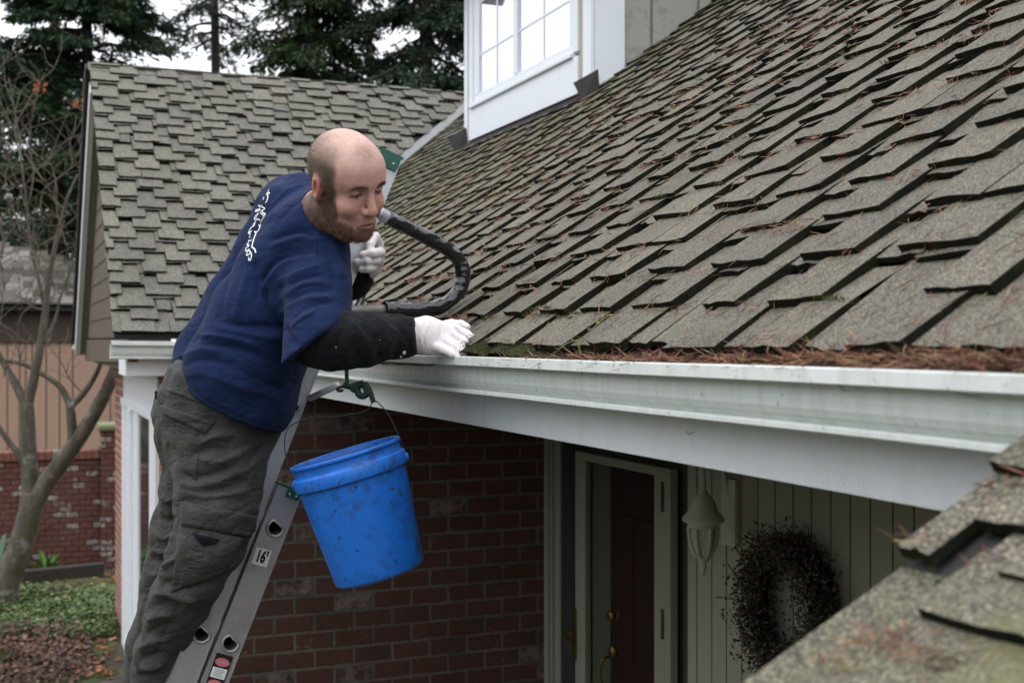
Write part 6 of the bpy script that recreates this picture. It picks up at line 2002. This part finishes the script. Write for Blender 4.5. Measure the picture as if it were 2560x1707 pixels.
for _ in range(420):                         # shreds in the grooves of the long mossy stretch
    Y = rnd.uniform(2.6, 6.6); k = rnd.randrange(1, 16); X = X0 + (k * EXPO - .012) * sm_[0]
    if X > DX - .05 and DY0 - .1 < Y < DY1 + .1: continue
    for _2 in range(7):
        lay(X + rnd.gauss(0, .012), Y + rnd.gauss(0, .09), np.array([0, rnd.choice((-1, 1)), 0]) + sm_ * rnd.gauss(0, .4) + nm * rnd.gauss(.1, .2), rnd.uniform(.018, .05), rnd.uniform(.0016, .0030), rnd.uniform(.001, .008), .08)
# near corner
for (px, py, n_) in ((2300, 1396, 6), (2340, 1402, 9), (2215, 1640, 20), (2140, 1690, 16), (2475, 1425, 10), (2540, 1240, 10), (2300, 1660, 16), (2400, 1690, 14)):
    d_ = ray(px, py); t_ = -(H - .120 - TN * .95 - H) / (TN * d_[0] - d_[2]) if abs(TN * d_[0] - d_[2]) > 1e-6 else 1
    p = CAM + d_ * t_
    for _2 in range(n_):
        d = np.array([rnd.gauss(-.3, .6), rnd.gauss(0, .8), rnd.gauss(0, .35)])
        lay(p[0] + rnd.gauss(0, .010), p[1] + rnd.gauss(0, .016), d, rnd.uniform(.012, .036), rnd.uniform(.0012, .0022), rnd.uniform(.002, .008), rnd.uniform(0, .15), bv_near, znear, nn_)
tag(mb.build('needle_litter', [NEEDM]), kind='stuff')
# -- moss cushions under some butts
MOSS = leaf_mat('moss_blades', [(0, (.022, .034, .008)), (.6, (.050, .075, .014)), (1, (.105, .13, .025))], .9)
mb = MB()
def tuft(p, r_, n_, up):
    for _ in range(n_):
        q = p + np.array([rnd.gauss(0, r_), rnd.gauss(0, r_), 0]); q = q + np.asarray(up) * rnd.uniform(0, r_ * .25)
        needle(mb, q, np.asarray(up) + np.array([rnd.gauss(0, .6) for _ in range(3)]), rnd.uniform(.004, .009), .0016, .1, rnd)
for (px, py) in ((1385, 795), (1402, 800), (1440, 806), (1460, 800), (1352, 786), (1236, 808), (2090, 770), (2110, 772), (1760, 215), (1700, 230)):
    d_ = ray(px, py); t_ = (.985 * TM + .036) / (TM * d_[0] - d_[2]); p = CAM + d_ * t_
    h_ = roof_hit(p[0], p[1])
    if h_ is not None: tuft(h_, .010, 46, nm)
for (px, py) in ((2285, 1420), (2310, 1432), (2330, 1450), (2270, 1410), (2345, 1435), (2350, 1470)):      # green bloom on the near corner
    d_ = ray(px, py); t_ = (.120 + TN * .95) / (TN * d_[0] - d_[2]); p = CAM + d_ * t_
    h_ = roof_hit(p[0], p[1], bv_near, znear, nn_)
    if h_ is not None: tuft(h_, .014, 12, nn_)
for _ in range(70):
    Y = rnd.uniform(2.2, 6.5); k = rnd.randrange(1, 18); X = X0 + (k * EXPO - .006) * sm_[0]
    if X > DX - .05 and DY0 - .1 < Y < DY1 + .1: continue
    h_ = roof_hit(X, Y)
    if h_ is not None: tuft(h_, .014, 24, nm)
tag(mb.build('moss', [MOSS]), kind='stuff')
# -- the pad of moss the hand is pulling at
MOSSB = mat('dark_moss', (.030, .033, .012), .95, .4, 50, .1, dirt=(.06, .05, .025), dirt_amt=.6, dscale=40, bmp=.8, bscale=160)
ma, mb_ = on_y(1128, 880, 2.70), on_y(1372, 890, 2.22)
mc_ = MB(); n_ = 26; m_ = 9; V = []
for i in range(n_):
    f = i / (n_ - 1); yv = 2.78 - f * .56
    hgt = (.024 * math.sin(math.pi * min(1, f * 1.9 + .08)) if f < .48 else .024 * (1 - (f - .48) / .52) ** .8 * 1.0) + .002
    for j in range(m_):
        g = j / (m_ - 1)
        x = XE + .012 + g * .085
        V.append((x, yv + rnd.gauss(0, .003), ZL - .010 + (hgt + .010) * math.sin(math.pi * (.18 + .62 * g)) + rnd.gauss(0, .0012) + g * .012))
mc_.add(V, [(i * m_ + j, i * m_ + j + 1, (i + 1) * m_ + j + 1, (i + 1) * m_ + j) for i in range(n_ - 1) for j in range(m_ - 1)], 0, True)
mpad = mc_.build('moss_clump', [MOSSB]); tag(mpad, 'dark green pad of moss in the gutter under the gloved hand', 'moss')
mb = MB()
for _ in range(2400):
    q = np.array(rnd.choice(V)) + np.array([rnd.gauss(0, .006), rnd.gauss(0, .010), -.001])
    needle(mb, q, np.array([rnd.gauss(-.2, .5), rnd.gauss(0, .5), 1]), rnd.uniform(.004, .009), .0013, .1, rnd)
MOSSD = leaf_mat('dark_moss_blades', [(0, (.012, .013, .005)), (.6, (.028, .028, .010)), (1, (.060, .055, .022))], .9)
o_ = mb.build('moss_fibres', [MOSSD], mpad)
# -- weed sprig rooted in the gutter
SPR = mat('pale_weed_stem', (.15, .155, .06), .6, .2, 40)
wy = 2.075; sp = MB()
def S_(x, y, dy=0): return on_y(x, y, wy + dy)
sp.tube(soft([S_(1452, 892), S_(1449, 872), S_(1444, 862)], 4), [.0018] * 4 + [.0014] * 4 + [.0012], 7)
sp.tube(soft([S_(1446, 866), S_(1436, 853), S_(1418, 858), S_(1398, 872), S_(1382, 886)], 5), np.linspace(.0011, .0006, 21), 6)
sp.tube(soft([S_(1447, 866), S_(1462, 846), S_(1478, 826), S_(1502, 803), S_(1520, 788, .02)], 5), np.linspace(.0011, .0006, 21), 6)
weed = sp.build('weed_sprig', [SPR]); tag(weed, 'thin pale green weed sprig growing out of the gutter edge', 'weed')
LV, LF = [], []
for (x, y) in ((1502, 803), (1520, 788), (1478, 826), (1436, 853), (1398, 872)):
    for _ in range(3): leaf_card(LV, LF, S_(x, y), nrm([rnd.gauss(0, 1), rnd.gauss(0, 1), rnd.gauss(.3, .6)]), nrm([-1, 0, .6]), .012, .006)
ml = MB(); ml.add(LV, LF); ml.build('leaf', [SPR], weed)
# -- stray needles stuck on the gutter and fascia faces
mb = MB()
for (x, y, x2, y2, X) in ((1345, 912, 1343, 942, XE - .002), (1490, 930, 1492, 944, XE + .012), (2095, 962, 2125, 978, XE + .011), (2390, 980, 2460, 990, XE + .010), (1720, 1085, 1735, 1080, XF - .002), (1715, 1075, 1720, 1086, XF - .002)):
    a, b = on_x(x, y, X), on_x(x2, y2, X); needle(mb, a, b - a, np.linalg.norm(b - a), .0016, .12, rnd)
tag(mb.build('stray_needles', [NEEDM]), kind='stuff')
